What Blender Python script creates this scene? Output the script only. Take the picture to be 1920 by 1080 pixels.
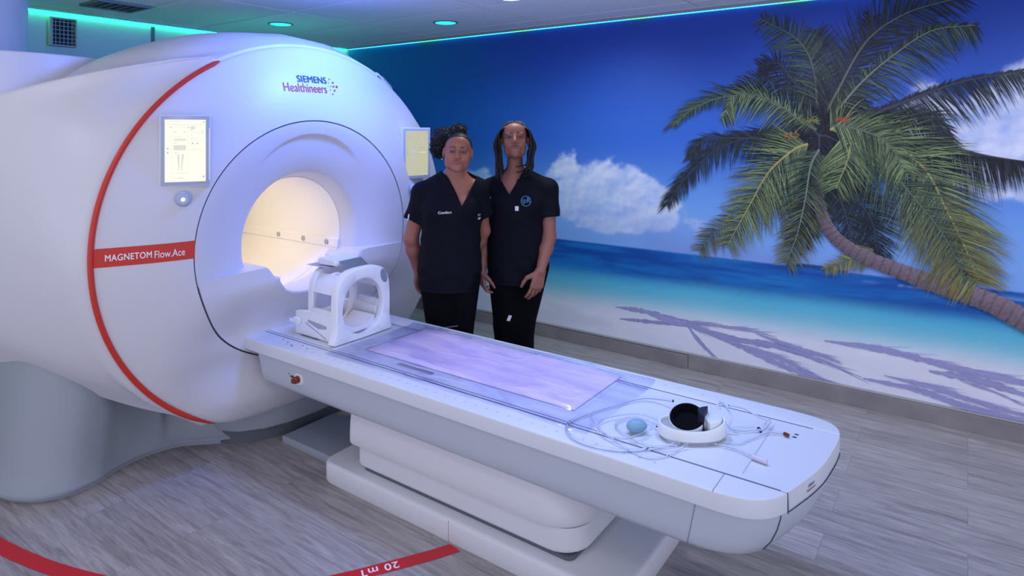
import bpy, bmesh, math, random
import numpy as np
from mathutils import Vector, Matrix
from mathutils.bvhtree import BVHTree

for o in list(bpy.data.objects):
    bpy.data.objects.remove(o)
scene = bpy.context.scene
COL = scene.collection
random.seed(7)
rng = np.random.default_rng(7)

# ------------------------------------------------------------------ camera
F, PX, HY, CAMH = 1200.0, 960.0, 242.0, 1.6          # focal length in pixels, horizon row, eye height
TH = math.atan2(.5801, .8146)                          # the camera's yaw against the room axes
cam_data = bpy.data.cameras.new('camera')
cam_data.sensor_fit = 'HORIZONTAL'
cam_data.sensor_width = 36.0
cam_data.lens = 36.0 * F / 1920.0
cam_data.shift_x = 0.0
cam_data.shift_y = -(540.0 - HY) / 1920.0
cam_data.clip_start = 0.05
cam = bpy.data.objects.new('camera', cam_data)
COL.objects.link(cam)
cam.location = (0, 0, CAMH)
cam.rotation_euler = (math.pi / 2, 0, TH)
scene.camera = cam

scene.view_settings.view_transform = 'Standard'
scene.view_settings.look = 'None'
scene.view_settings.gamma = 1.0
scene.view_settings.use_curve_mapping = False
scene.view_settings.exposure = 0.32

world = bpy.data.worlds.new('world')
scene.world = world
world.use_nodes = True
world.node_tree.nodes['Background'].inputs[0].default_value = (0.63, 0.65, 0.86, 1)
world.node_tree.nodes['Background'].inputs[1].default_value = 1.5

ROOM_H = 2.38
BACK_X = -4.945
WALL_Y = 4.176

def lamp(name, kind, loc, power, color, size=0.3, target=None, spot=None, blend=0.6, sizey=None, label=None):
    d = bpy.data.lights.new(name, kind)
    d.energy = power
    d.color = color
    if kind == 'AREA':
        d.size = size
        if sizey:
            d.shape = 'RECTANGLE'; d.size_y = sizey
    else:
        d.shadow_soft_size = size
    if kind == 'SPOT':
        d.spot_size = math.radians(spot or 100)
        d.spot_blend = blend
    o = bpy.data.objects.new(name, d)
    COL.objects.link(o)
    o.location = loc
    if target is not None:
        v = Vector(target) - Vector(loc)
        o.rotation_euler = v.to_track_quat('-Z', 'Y').to_euler()
    return o

ZL = ROOM_H - 0.04
# ceiling downlights of the room: blue-violet mood lamps over table and scanner, cooler ones to the sides, plus two unseen neutral fill spots added to brighten the room
lamp('downlight_blue_a', 'SPOT', (-2.25, 2.30, ZL), 120, (0.08, 0.20, 1.0), 0.12, (-2.9, 2.25, 2.0), 124, 0.9)
lamp('downlight_blue_b', 'SPOT', (-1.30, 2.10, ZL), 62, (0.34, 0.44, 1.0), 0.12, (-1.30, 2.10, 0), 110, 1.0)
lamp('downlight_blue_c', 'SPOT', (-0.60, 2.30, ZL), 40, (0.34, 0.50, 1.0), 0.12, (-0.6, 2.2, 0), 110, 1.0)
lamp('downlight_white_a', 'SPOT', (-2.20, 3.08, ZL), 16, (1.0, 0.95, 0.88), 0.07, (-2.20, 3.08, 0), 130, 0.8)
lamp('downlight_mural_a', 'SPOT', (-2.0, 3.25, ZL), 26, (0.75, 0.9, 1.0), 0.10, (-2.0, 4.17, 0.6), 120, 1.0)
lamp('downlight_mural_b', 'SPOT', (-0.7, 3.1, ZL), 34, (0.85, 0.82, 1.0), 0.10, (-0.7, 4.17, 0.5), 125, 1.0)
lamp('downlight_mural_c', 'SPOT', (0.6, 3.0, ZL), 34, (0.88, 0.88, 1.0), 0.10, (0.7, 4.17, 0.5), 125, 1.0)
lamp('fill_spot_a', 'SPOT', (-1.2, 0.5, ZL), 26, (0.88, 0.86, 1.0), 0.25, (-2.2, 1.2, 0.6), 150, 1.0)  # neutral fill added for table and floor, no fitting above it
lamp('fill_spot_b', 'SPOT', (-3.3, 0.2, ZL), 12, (0.92, 0.88, 1.0), 0.25, (-3.3, 1.2, 0.9), 150, 1.0)  # second added fill, brightens the scanner's near side
lamp('downlight_cyan_a', 'SPOT', (-3.11, 3.53, ZL), 6, (0.1, 0.9, 1.0), 0.07, (-3.11, 3.53, 0), 140, 1.0)
lamp('downlight_cyan_b', 'SPOT', (-4.15, 2.87, ZL), 6, (0.1, 1.0, 0.8), 0.07, (-4.15, 2.87, 0), 140, 1.0)

# ------------------------------------------------------------------ materials
MATS = {}
def mat(name, color=(0.8, 0.8, 0.8), rough=0.5, metal=0.0, emit=None, estr=1.0, trans=0.0, ior=1.45, alpha=1.0,
        bump=0.0, bscale=40.0, var=0.0, vscale=4.0, coat=0.0, spec=None):
    if name in MATS:
        return MATS[name]
    m = bpy.data.materials.new(name)
    m.use_nodes = True
    nt = m.node_tree
    b = nt.nodes['Principled BSDF']
    b.inputs['Base Color'].default_value = (*color, 1)
    b.inputs['Roughness'].default_value = rough
    b.inputs['Metallic'].default_value = metal
    b.inputs['IOR'].default_value = ior
    b.inputs['Transmission Weight'].default_value = trans
    b.inputs['Alpha'].default_value = alpha
    b.inputs['Coat Weight'].default_value = coat
    if spec is not None:
        b.inputs['Specular IOR Level'].default_value = spec
    if emit:
        b.inputs['Emission Color'].default_value = (*emit, 1)
        b.inputs['Emission Strength'].default_value = estr
    if bump or var:
        tc = nt.nodes.new('ShaderNodeTexCoord')
        if bump:
            n = nt.nodes.new('ShaderNodeTexNoise'); n.inputs['Scale'].default_value = bscale
            n.inputs['Detail'].default_value = 4
            bp = nt.nodes.new('ShaderNodeBump'); bp.inputs['Strength'].default_value = bump
            bp.inputs['Distance'].default_value = 0.01
            nt.links.new(tc.outputs['Object'], n.inputs['Vector'])
            nt.links.new(n.outputs['Fac'], bp.inputs['Height'])
            nt.links.new(bp.outputs['Normal'], b.inputs['Normal'])
        if var:
            n2 = nt.nodes.new('ShaderNodeTexNoise'); n2.inputs['Scale'].default_value = vscale
            n2.inputs['Detail'].default_value = 3
            mx = nt.nodes.new('ShaderNodeMix'); mx.data_type = 'RGBA'
            mx.inputs[6].default_value = (*[c * (1 - var) for c in color], 1)
            mx.inputs[7].default_value = (*[min(1, c * (1 + var)) for c in color], 1)
            nt.links.new(tc.outputs['Object'], n2.inputs['Vector'])
            nt.links.new(n2.outputs['Fac'], mx.inputs[0])
            nt.links.new(mx.outputs[2], b.inputs['Base Color'])
    MATS[name] = m
    return m

def vcol_mat(name, rough=0.5, bump=0.0, bscale=60, sub=0.0, detail=None, spec=None):
    m = bpy.data.materials.new(name)
    m.use_nodes = True
    nt = m.node_tree
    b = nt.nodes['Principled BSDF']
    b.inputs['Roughness'].default_value = rough
    if spec is not None:
        b.inputs['Specular IOR Level'].default_value = spec
    a = nt.nodes.new('ShaderNodeVertexColor'); a.layer_name = 'Col'
    out = a.outputs['Color']
    tc = nt.nodes.new('ShaderNodeTexCoord')
    if detail:
        mp = nt.nodes.new('ShaderNodeMapping'); mp.inputs['Scale'].default_value = detail[0]
        n = nt.nodes.new('ShaderNodeTexNoise'); n.inputs['Scale'].default_value = detail[1]; n.inputs['Detail'].default_value = 5
        r = nt.nodes.new('ShaderNodeMapRange')
        r.inputs[3].default_value = 1 - detail[2]; r.inputs[4].default_value = 1 + detail[2]
        mu = nt.nodes.new('ShaderNodeVectorMath'); mu.operation = 'SCALE'
        nt.links.new(tc.outputs['Object'], mp.inputs['Vector']); nt.links.new(mp.outputs['Vector'], n.inputs['Vector'])
        nt.links.new(n.outputs['Fac'], r.inputs[0]); nt.links.new(out, mu.inputs[0]); nt.links.new(r.outputs[0], mu.inputs['Scale'])
        out = mu.outputs[0]
    nt.links.new(out, b.inputs['Base Color'])
    if sub:
        b.inputs['Subsurface Weight'].default_value = sub
        b.inputs['Subsurface Scale'].default_value = 0.01
    if bump:
        n = nt.nodes.new('ShaderNodeTexNoise'); n.inputs['Scale'].default_value = bscale
        bp = nt.nodes.new('ShaderNodeBump'); bp.inputs['Strength'].default_value = bump; bp.inputs['Distance'].default_value = 0.005
        nt.links.new(tc.outputs['Object'], n.inputs['Vector'])
        nt.links.new(n.outputs['Fac'], bp.inputs['Height']); nt.links.new(bp.outputs['Normal'], b.inputs['Normal'])
    MATS[name] = m
    return m

M_WHITE = mat('white_plastic', (0.80, 0.80, 0.82), 0.38, bump=0.02, bscale=300)
M_FACE = mat('white_cover', (0.67, 0.66, 0.68), 0.42, bump=0.02, bscale=200)
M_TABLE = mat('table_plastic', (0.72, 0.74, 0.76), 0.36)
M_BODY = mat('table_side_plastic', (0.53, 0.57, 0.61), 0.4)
M_PED = mat('pedestal_plastic', (0.70, 0.70, 0.71), 0.45)
M_GREY = mat('grey_cover', (0.30, 0.335, 0.36), 0.5, bump=0.02, bscale=200)
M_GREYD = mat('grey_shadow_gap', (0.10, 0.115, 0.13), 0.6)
M_SEAM = mat('dark_seam', (0.045, 0.05, 0.08), 0.6)
M_SEAML = mat('soft_seam', (0.22, 0.23, 0.30), 0.6)
M_RED = mat('red_trim', (0.62, 0.035, 0.02), 0.4)
M_REDTAPE = mat('red_floor_tape', (0.62, 0.008, 0.02), 0.35, bump=0.03)
M_WTEXT = mat('white_lettering', (0.9, 0.9, 0.9), 0.5)
M_TEAL = mat('teal_lettering', (0.0, 0.07, 0.09), 0.5)
M_REDTXT = mat('red_lettering', (0.55, 0.03, 0.015), 0.5)
M_CHROME = mat('chrome', (0.75, 0.75, 0.78), 0.15, metal=1.0)
M_BORE = mat('bore_liner', (0.86, 0.85, 0.83), 0.35)
M_BLACK = mat('black_foam', (0.004, 0.004, 0.005), 0.9, spec=0.1)
M_CLEAR = mat('clear_tube', (0.93, 0.94, 1.0), 0.04, trans=1.0, ior=1.35)
M_SCREENB = mat('screen_bezel', (0.42, 0.48, 0.62), 0.25)

# ------------------------------------------------------------------ helpers
def setp(o, label=None, cat=None, group=None, kind=None):
    if label: o['label'] = label
    if cat: o['category'] = cat
    if group: o['group'] = group
    if kind: o['kind'] = kind
    return o

ROOTLOC = {}
def thing(name, label, cat, loc=(0, 0, 0), rotz=0.0, group=None):
    o = bpy.data.objects.new(name, None)
    o.empty_display_size = 0.1
    COL.objects.link(o)
    o.location = loc
    o.rotation_euler = (0, 0, rotz)
    setp(o, label, cat, group)
    return o

def wmat(o):
    m = Matrix.Translation(o.location) @ o.rotation_euler.to_matrix().to_4x4()
    if o.parent:
        return wmat(o.parent) @ m
    return m

def obj(name, verts, faces, material, parent=None, smooth=None, colors=None, local=False, origin=None, kind=None, label=None):
    """links ONE mesh object; vertices are in world space unless local=True"""
    v = np.asarray(verts, dtype=float).reshape(-1, 3)
    loc = Vector((0, 0, 0))
    if parent is not None and not local:
        M = np.array(wmat(parent).inverted())
        v = v @ M[:3, :3].T + M[:3, 3]
    if parent is None and origin is None:
        mn, mx_ = v.min(0), v.max(0)
        origin = ((mn[0] + mx_[0]) / 2, (mn[1] + mx_[1]) / 2, mn[2])
    if parent is None:
        v = v - np.array(origin); loc = Vector(origin)
    me = bpy.data.meshes.new(name)
    me.from_pydata(v.tolist(), [], [tuple(f) for f in faces])
    me.validate(clean_customdata=False)
    if smooth is not None:
        me.polygons.foreach_set('use_smooth', [True] * len(me.polygons))
        if smooth < 180:
            me.set_sharp_from_angle(angle=math.radians(smooth))
    if colors is not None:
        a = me.color_attributes.new('Col', 'FLOAT_COLOR', 'POINT')
        c = np.ones((len(me.vertices), 4), dtype=np.float32)
        c[:, :3] = colors
        a.data.foreach_set('color', c.ravel())
    me.materials.append(material)
    me.update()
    o = bpy.data.objects.new(name, me)
    COL.objects.link(o)
    o.location = loc
    if parent is not None:
        o.parent = parent
    if kind: o['kind'] = kind
    if label: o['label'] = label
    return o

class MB:
    """collects shapes for one mesh"""
    def __init__(s):
        s.v = []; s.f = []; s.c = []
    def add(s, v, f, c=None):
        n = len(s.v)
        s.v += [tuple(map(float, p)) for p in v]
        s.f += [tuple(int(i) + n for i in q) for q in f]
        if c is not None:
            c = np.asarray(c, dtype=float)
            if c.ndim == 1: c = np.tile(c, (len(v), 1))
            s.c += c.tolist()
        return s
    def bm(s, b, c=None):
        b.verts.ensure_lookup_table(); b.verts.index_update()
        s.add([v.co[:] for v in b.verts], [[v.index for v in f.verts] for f in b.faces], c)
        b.free()
        return s
    def box(s, x0, x1, y0, y1, z0, z1, bev=0.0, seg=3, c=None):
        b = bmesh.new()
        bmesh.ops.create_cube(b, size=1.0)
        for v in b.verts:
            v.co = Vector(((x0 + x1) / 2 + v.co.x * (x1 - x0), (y0 + y1) / 2 + v.co.y * (y1 - y0), (z0 + z1) / 2 + v.co.z * (z1 - z0)))
        if bev:
            bmesh.ops.bevel(b, geom=list(b.edges), offset=bev, segments=seg, affect='EDGES', profile=0.5)
        return s.bm(b, c)
    def prism(s, poly, z0, z1, bev=0.0, seg=3, axis='z', c=None):
        """polygon extruded; axis z: poly (x,y); axis x: poly (y,z) and z0,z1 along x; axis y: poly (x,z) along y"""
        b = bmesh.new()
        def P(p, t):
            return {'z': (p[0], p[1], t), 'x': (t, p[0], p[1]), 'y': (p[0], t, p[1])}[axis]
        lo = [b.verts.new(P(p, z0)) for p in poly]
        hi = [b.verts.new(P(p, z1)) for p in poly]
        n = len(poly)
        fl = b.faces.new(lo[::-1]); fh = b.faces.new(hi)
        for i in range(n):
            b.faces.new((lo[i], lo[(i + 1) % n], hi[(i + 1) % n], hi[i]))
        bmesh.ops.recalc_face_normals(b, faces=b.faces)
        if bev:
            ed = set(fl.edges) | set(fh.edges)
            bmesh.ops.bevel(b, geom=list(ed), offset=bev, segments=seg, affect='EDGES', profile=0.5, clamp_overlap=True)
        return s.bm(b, c)
    def tube(s, pts, r, n=8, caps=True, c=None, closed=False):
        v, f = tube_mesh(pts, r, n, caps, closed)
        return s.add(v, f, c)
    def loft(s, rings, close=True, cap0=False, cap1=False, c=None):
        n = len(rings[0]); v = []; f = []
        for r in rings: v += [tuple(p) for p in r]
        for i in range(len(rings) - 1):
            for j in range(n if close else n - 1):
                k = (j + 1) % n
                f.append((i * n + j, i * n + k, (i + 1) * n + k, (i + 1) * n + j))
        if cap0: f.append(tuple(range(n))[::-1])
        if cap1: f.append(tuple((len(rings) - 1) * n + j for j in range(n)))
        return s.add(v, f, c)
    def xform(s, M):
        s.v = [tuple((M @ Vector(p))[:]) for p in s.v]
        return s
    def build(s, name, material, parent=None, smooth=35, **k):
        return obj(name, s.v, s.f, material, parent, smooth, colors=(np.array(s.c) if len(s.c) == len(s.v) and s.c else None), **k)

def tube_mesh(pts, r, n=8, caps=True, closed=False):
    P = [Vector(p) for p in pts]; m = len(P)
    R = r if hasattr(r, '__len__') else [r] * m
    v = []; f = []
    t0 = None; nrm = None
    for i in range(m):
        if closed:
            t = (P[(i + 1) % m] - P[i - 1]).normalized()
        else:
            t = (P[min(i + 1, m - 1)] - P[max(i - 1, 0)]).normalized()
        if nrm is None:
            nrm = t.orthogonal().normalized()
        else:
            nrm = (nrm - t * nrm.dot(t))
            nrm = nrm.normalized() if nrm.length > 1e-6 else t.orthogonal().normalized()
        bn = t.cross(nrm)
        for k in range(n):
            a = 2 * math.pi * k / n
            v.append((P[i] + (nrm * math.cos(a) + bn * math.sin(a)) * R[i])[:])
    L = m if closed else m - 1
    for i in range(L):
        j = (i + 1) % m
        for k in range(n):
            q = (k + 1) % n
            f.append((i * n + k, i * n + q, j * n + q, j * n + k))
    if caps and not closed:
        f.append(tuple(range(n))[::-1]); f.append(tuple((m - 1) * n + k for k in range(n)))
    return v, f

def spline(pts, n=8, closed=False):
    P = [np.array(p, float) for p in pts]; m = len(P); out = []
    rngi = range(m if closed else m - 1)
    for i in rngi:
        if closed:
            p0, p1, p2, p3 = P[i - 1], P[i], P[(i + 1) % m], P[(i + 2) % m]
        else:
            p1, p2 = P[i], P[i + 1]
            p0 = P[i - 1] if i else 2 * p1 - p2
            p3 = P[i + 2] if i + 2 < m else 2 * p2 - p1
        for k in range(n):
            t = k / n
            out.append(0.5 * ((2 * p1) + (-p0 + p2) * t + (2 * p0 - 5 * p1 + 4 * p2 - p3) * t * t + (-p0 + 3 * p1 - 3 * p2 + p3) * t ** 3))
    if not closed: out.append(P[-1])
    return out

def at_z(u, v, z):
    """point of the horizontal plane z seen at pixel (u,v)"""
    d = (CAMH - z) * F / (v - HY); r = (u - PX) / F * d
    return (.8146 * r - .5801 * d, .5801 * r + .8146 * d, z)
def at_y(u, v, y):
    b = .8146 + .5801 * (u - PX) / F
    d = y / b; r = (u - PX) / F * d
    return (.8146 * r - .5801 * d, y, CAMH - (v - HY) * d / F)
def at_x(u, v, x):
    a = .8146 * (u - PX) / F - .5801
    d = x / a; r = (u - PX) / F * d
    return (x, .5801 * r + .8146 * d, CAMH - (v - HY) * d / F)

def text_mesh(s, size=1.0, extrude=0.0, bold=0.0, res=4, align='CENTER', space=1.0):
    cu = bpy.data.curves.new('t', 'FONT'); cu.body = s; cu.size = size
    cu.align_x = align; cu.align_y = 'CENTER'; cu.extrude = extrude; cu.offset = bold; cu.resolution_u = res
    cu.space_character = space
    o = bpy.data.objects.new('t', cu); COL.objects.link(o)
    bpy.context.view_layer.update()
    me = bpy.data.meshes.new_from_object(o.evaluated_get(bpy.context.evaluated_depsgraph_get()))
    b = bmesh.new(); b.from_mesh(me)
    bmesh.ops.triangulate(b, faces=b.faces)
    v = np.array([w.co[:] for w in b.verts]).reshape(-1, 3); b.verts.index_update()
    f = [[w.index for w in q.verts] for q in b.faces]
    b.free()
    bpy.data.objects.remove(o); bpy.data.curves.remove(cu); bpy.data.meshes.remove(me)
    return v, f

def fbm(x, y, seed=0, octs=5, base=1.0, gain=0.5):
    """value noise in numpy"""
    r = np.random.default_rng(seed); tab = r.random((256, 256))
    tot = np.zeros_like(x); amp = 1.0; nrm = 0; fr = base
    for o_ in range(octs):
        X = x * fr + 17.3 * o_; Y = y * fr + 9.1 * o_
        xi = np.floor(X).astype(int); yi = np.floor(Y).astype(int)
        fx = X - xi; fy = Y - yi
        fx = fx * fx * (3 - 2 * fx); fy = fy * fy * (3 - 2 * fy)
        g = lambda i, j: tab[(xi + i) % 256, (yi + j) % 256]
        tot += amp * ((g(0, 0) * (1 - fx) + g(1, 0) * fx) * (1 - fy) + (g(0, 1) * (1 - fx) + g(1, 1) * fx) * fy)
        nrm += amp; amp *= gain; fr *= 2
    return tot / nrm
def sstep(x, a, b):
    t = np.clip((x - a) / (b - a), 0, 1); return t * t * (3 - 2 * t)
def lin(c):
    c = np.array(c, float) / 255.0
    return np.where(c <= 0.04045, c / 12.92, ((c + 0.055) / 1.055) ** 2.4)

# ------------------------------------------------------------------ the room
def floor_material():
    m = bpy.data.materials.new('vinyl_planks'); m.use_nodes = True
    nt = m.node_tree; b = nt.nodes['Principled BSDF']; L = nt.links
    tc = nt.nodes.new('ShaderNodeTexCoord')
    br = nt.nodes.new('ShaderNodeTexBrick')
    br.offset = 0.37; br.inputs['Scale'].default_value = 1.0
    br.inputs['Brick Width'].default_value = 1.25; br.inputs['Row Height'].default_value = 0.185
    br.inputs['Mortar Size'].default_value = 0.0012; br.inputs['Mortar Smooth'].default_value = 0.3
    br.inputs['Color1'].default_value = (0.0, 0.0, 0.0, 1); br.inputs['Color2'].default_value = (1, 1, 1, 1)
    br.inputs['Mortar'].default_value = (0.5, 0.5, 0.5, 1)
    L.new(tc.outputs['Object'], br.inputs['Vector'])
    # grain: noise stretched along the plank, shifted per plank
    add = nt.nodes.new('ShaderNodeVectorMath'); add.operation = 'MULTIPLY_ADD'
    add.inputs[1].default_value = (3.0, 1.0, 1.0)
    L.new(br.outputs['Color'], add.inputs[0]); L.new(tc.outputs['Object'], add.inputs[2])
    mp = nt.nodes.new('ShaderNodeMapping'); mp.inputs['Scale'].default_value = (1.3, 15.0, 1.0)
    L.new(add.outputs[0], mp.inputs['Vector'])
    n = nt.nodes.new('ShaderNodeTexNoise'); n.inputs['Scale'].default_value = 2.2; n.inputs['Detail'].default_value = 9
    n.inputs['Roughness'].default_value = 0.62; n.inputs['Distortion'].default_value = 0.9
    L.new(mp.outputs['Vector'], n.inputs['Vector'])
    mp2 = nt.nodes.new('ShaderNodeMapping'); mp2.inputs['Scale'].default_value = (7.0, 150.0, 1.0)
    L.new(add.outputs[0], mp2.inputs['Vector'])
    n2 = nt.nodes.new('ShaderNodeTexNoise'); n2.inputs['Scale'].default_value = 1.6; n2.inputs['Detail'].default_value = 4
    L.new(mp2.outputs['Vector'], n2.inputs['Vector'])
    cr = nt.nodes.new('ShaderNodeValToRGB')
    cr.color_ramp.elements[0].position = 0.28; cr.color_ramp.elements[0].color = (0.235, 0.205, 0.190, 1)
    cr.color_ramp.elements[1].position = 0.70; cr.color_ramp.elements[1].color = (0.50, 0.465, 0.44, 1)
    e = cr.color_ramp.elements.new(0.48); e.color = (0.385, 0.350, 0.335, 1)
    L.new(n.outputs['Fac'], cr.inputs['Fac'])
    mx = nt.nodes.new('ShaderNodeMix'); mx.data_type = 'RGBA'; mx.blend_type = 'MULTIPLY'; mx.inputs[0].default_value = 0.75
    cr2 = nt.nodes.new('ShaderNodeValToRGB')
    cr2.color_ramp.elements[0].position = 0.35; cr2.color_ramp.elements[0].color = (0.70, 0.69, 0.69, 1)
    cr2.color_ramp.elements[1].position = 0.6; cr2.color_ramp.elements[1].color = (1, 1, 1, 1)
    L.new(n2.outputs['Fac'], cr2.inputs['Fac'])
    L.new(cr.outputs['Color'], mx.inputs[6]); L.new(cr2.outputs['Color'], mx.inputs[7])
    # per plank brightness
    mr = nt.nodes.new('ShaderNodeMapRange'); mr.inputs[3].default_value = 0.86; mr.inputs[4].default_value = 1.08
    L.new(br.outputs['Color'], mr.inputs[0])
    sc = nt.nodes.new('ShaderNodeVectorMath'); sc.operation = 'SCALE'
    L.new(mx.outputs[2], sc.inputs[0]); L.new(mr.outputs[0], sc.inputs['Scale'])
    mm = nt.nodes.new('ShaderNodeMix'); mm.data_type = 'RGBA'
    mm.inputs[7].default_value = (0.10, 0.09, 0.09, 1)
    mf = nt.nodes.new('ShaderNodeMath'); mf.operation = 'MULTIPLY'; mf.inputs[1].default_value = 0.5
    L.new(br.outputs['Fac'], mf.inputs[0]); L.new(mf.outputs[0], mm.inputs[0]); L.new(sc.outputs[0], mm.inputs[6])
    L.new(mm.outputs[2], b.inputs['Base Color'])
    b.inputs['Roughness'].default_value = 0.42
    bp = nt.nodes.new('ShaderNodeBump'); bp.inputs['Strength'].default_value = 0.12; bp.inputs['Distance'].default_value = 0.003
    L.new(n2.outputs['Fac'], bp.inputs['Height']); L.new(bp.outputs['Normal'], b.inputs['Normal'])
    return m

def struct(name, mb, m, parent=None, smooth=None):
    o = mb.build(name, m, parent, smooth, origin=(0, 0, 0))
    o['kind'] = 'structure'
    return o

X1, Y0 = 3.2, -2.2
struct('floor', MB().box(BACK_X - 0.1, X1, Y0, WALL_Y + 0.1, -0.1, 0.0), floor_material())
M_WALL = mat('painted_wall', (0.55, 0.62, 0.58), 0.7, bump=0.03, bscale=120)
struct('wall_back', MB().box(BACK_X - 0.1, BACK_X, Y0, WALL_Y + 0.1, 0.0, ROOM_H + 0.14), M_WALL)
struct('wall_right', MB().box(BACK_X, X1, WALL_Y, WALL_Y + 0.1, 0.0, ROOM_H + 0.14), M_WALL)

# suspended ceiling: tiles lying between bars, a plain border and a gap for the led strip
M_TILE = mat('ceiling_tile', (0.84, 0.88, 0.87), 0.85, bump=0.08, bscale=220)
M_BAR = mat('ceiling_bar', (0.12, 0.15, 0.17), 0.6)
xs = [-4.79 + 1.13 * i for i in range(-0, 8)]
ys = [3.84 - 0.61 * i for i in range(0, 10)]
cb = MB()
xr = [BACK_X + 0.11] + xs[0:] ; 
x_edges = [BACK_X + 0.13] + [x for x in xs if x > BACK_X + 0.3] + [X1]
y_edges = [WALL_Y - 0.145, 3.84] + ys[1:] + [Y0]
g = 0.009
for i in range(len(x_edges) - 1):
    for j in range(len(y_edges) - 1):
        a, b_ = x_edges[i], x_edges[i + 1]; c_, d_ = y_edges[j + 1], y_edges[j]
        if b_ - a < 0.02 or d_ - c_ < 0.02: continue
        cb.box(a + g, b_ - g, c_ + g, d_ - g, ROOM_H, ROOM_H + 0.02)
ceil = struct('ceiling', cb, M_TILE)
struct('ceiling_grid', MB().box(BACK_X + 0.02, X1, Y0, WALL_Y - 0.02, ROOM_H + 0.02, ROOM_H + 0.06), M_BAR, ceil)
M_BORD = mat('ceiling_border', (0.60, 0.66, 0.66), 0.8)
struct('ceiling_border', MB().box(BACK_X + 0.022, X1, WALL_Y - 0.139, WALL_Y - 0.022, ROOM_H - 0.004, ROOM_H + 0.018)
       .box(BACK_X + 0.022, BACK_X + 0.124, Y0, WALL_Y - 0.142, ROOM_H - 0.004, ROOM_H + 0.018), M_BORD, ceil)

# led strips lying in the gap, with green patches between the cyan ones
def led_mat():
    m = bpy.data.materials.new('led_light'); m.use_nodes = True; nt = m.node_tree; L = nt.links
    b = nt.nodes['Principled BSDF']; b.inputs['Base Color'].default_value = (0.02, 0.3, 0.3, 1)
    tc = nt.nodes.new('ShaderNodeTexCoord')
    n = nt.nodes.new('ShaderNodeTexWave'); n.wave_type = 'BANDS'; n.inputs['Scale'].default_value = 0.62
    n.bands_direction = 'DIAGONAL'
    n.inputs['Distortion'].default_value = 1.2; n.inputs['Detail'].default_value = 0
    L.new(tc.outputs['Object'], n.inputs['Vector'])
    cr = nt.nodes.new('ShaderNodeValToRGB')
    cr.color_ramp.elements[0].position = 0.03; cr.color_ramp.elements[0].color = (0.06, 0.75, 0.18, 1)
    cr.color_ramp.elements[1].position = 0.16; cr.color_ramp.elements[1].color = (0.03, 0.72, 0.85, 1)
    L.new(n.outputs['Fac'], cr.inputs['Fac']); L.new(cr.outputs['Color'], b.inputs['Emission Color'])
    b.inputs['Emission Strength'].default_value = 2.4
    return m
M_LED = led_mat()
setp(obj('led_strip', *(lambda m: (m.v, m.f))(MB().box(BACK_X + 0.03, X1, WALL_Y - 0.018, WALL_Y - 0.007, ROOM_H - 0.006, ROOM_H + 0.006)), M_LED),
     'glowing cyan light strip along the top of the beach mural', 'light strip')
M_LED2 = mat('led_green', (0.02, 0.3, 0.25), 0.5, emit=(0.004, 0.85, 0.42), estr=13.0)
setp(obj('led_strip', *(lambda m: (m.v, m.f))(MB().box(BACK_X + 0.004, BACK_X + 0.018, 0.9, WALL_Y - 0.03, ROOM_H - 0.006, ROOM_H + 0.006)), M_LED2),
     'glowing green light strip along the top of the back wall above the scanner', 'light strip')

# baseboards clad in the floor's plank vinyl
M_BASE = mat('baseboard_vinyl', (0.26, 0.24, 0.235), 0.5, var=0.3, vscale=7)
jx = at_z(1272, 690, 0.06)[0]
bb = MB().box(BACK_X + 0.02, jx - 0.003, WALL_Y - 0.016, WALL_Y, 0.0, 0.088, 0.002).box(jx + 0.001, X1, WALL_Y - 0.020, WALL_Y, 0.0, 0.092, 0.002)
struct('baseboard_right', bb, M_BASE)
struct('trim_1', MB().box(BACK_X + 0.02, X1, WALL_Y - 0.012, WALL_Y, 0.0925, 0.104, 0.003), mat('bead_strip', (0.36, 0.36, 0.35), 0.35))
struct('baseboard_back', MB().box(BACK_X, BACK_X + 0.016, Y0, WALL_Y - 0.02, 0.0, 0.088, 0.002), M_BASE)
py = at_x(287, 50, BACK_X + 0.01)[1]
struct('trim_2', MB().box(BACK_X, BACK_X + 0.012, py - 0.012, py + 0.012, 0.09, ROOM_H - 0.02), mat('joint_strip', (0.12, 0.17, 0.17), 0.5))

# wall vent
va = at_x(94, 24, BACK_X); vb = at_x(140, 90, BACK_X)
wv = thing('wall_vent', 'small square grille vent with grey frame high on the green-lit back wall', 'vent', (BACK_X, (va[1] + vb[1]) / 2, vb[2]))
y0, y1, z0, z1 = va[1], vb[1], vb[2], min(va[2], ROOM_H - 0.04)
M_VENT = mat('vent_frame', (0.40, 0.40, 0.36), 0.5)
MB().box(BACK_X, BACK_X + 0.004, y0 + 0.01, y1 - 0.01, z0 + 0.01, z1 - 0.01).build('backing', mat('vent_dark', (0.02, 0.03, 0.05), 0.7), wv)
MB().box(BACK_X + 0.004, BACK_X + 0.04, y0 - 0.015, y0 + 0.004, z0, z1, 0.003).box(BACK_X + 0.004, BACK_X + 0.04, y1 - 0.008, y1, z0, z1, 0.003)\
    .box(BACK_X + 0.004, BACK_X + 0.04, y0 + 0.004, y1 - 0.008, z0, z0 + 0.01, 0.002).box(BACK_X + 0.004, BACK_X + 0.04, y0 + 0.004, y1 - 0.008, z1 - 0.01, z1, 0.002).build('frame', M_VENT, wv)
gr = MB()
for k in range(1, 6):
    yy = y0 + (y1 - y0) * k / 6; gr.box(BACK_X + 0.018, BACK_X + 0.024, yy - 0.0017, yy + 0.0017, z0 + 0.01, z1 - 0.01)
for k in range(1, 7):
    zz = z0 + (z1 - z0) * k / 7; gr.box(BACK_X + 0.0245, BACK_X + 0.030, y0 + 0.004, y1 - 0.008, zz - 0.002, zz + 0.002)
gr.build('grille', M_VENT, wv)

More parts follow.
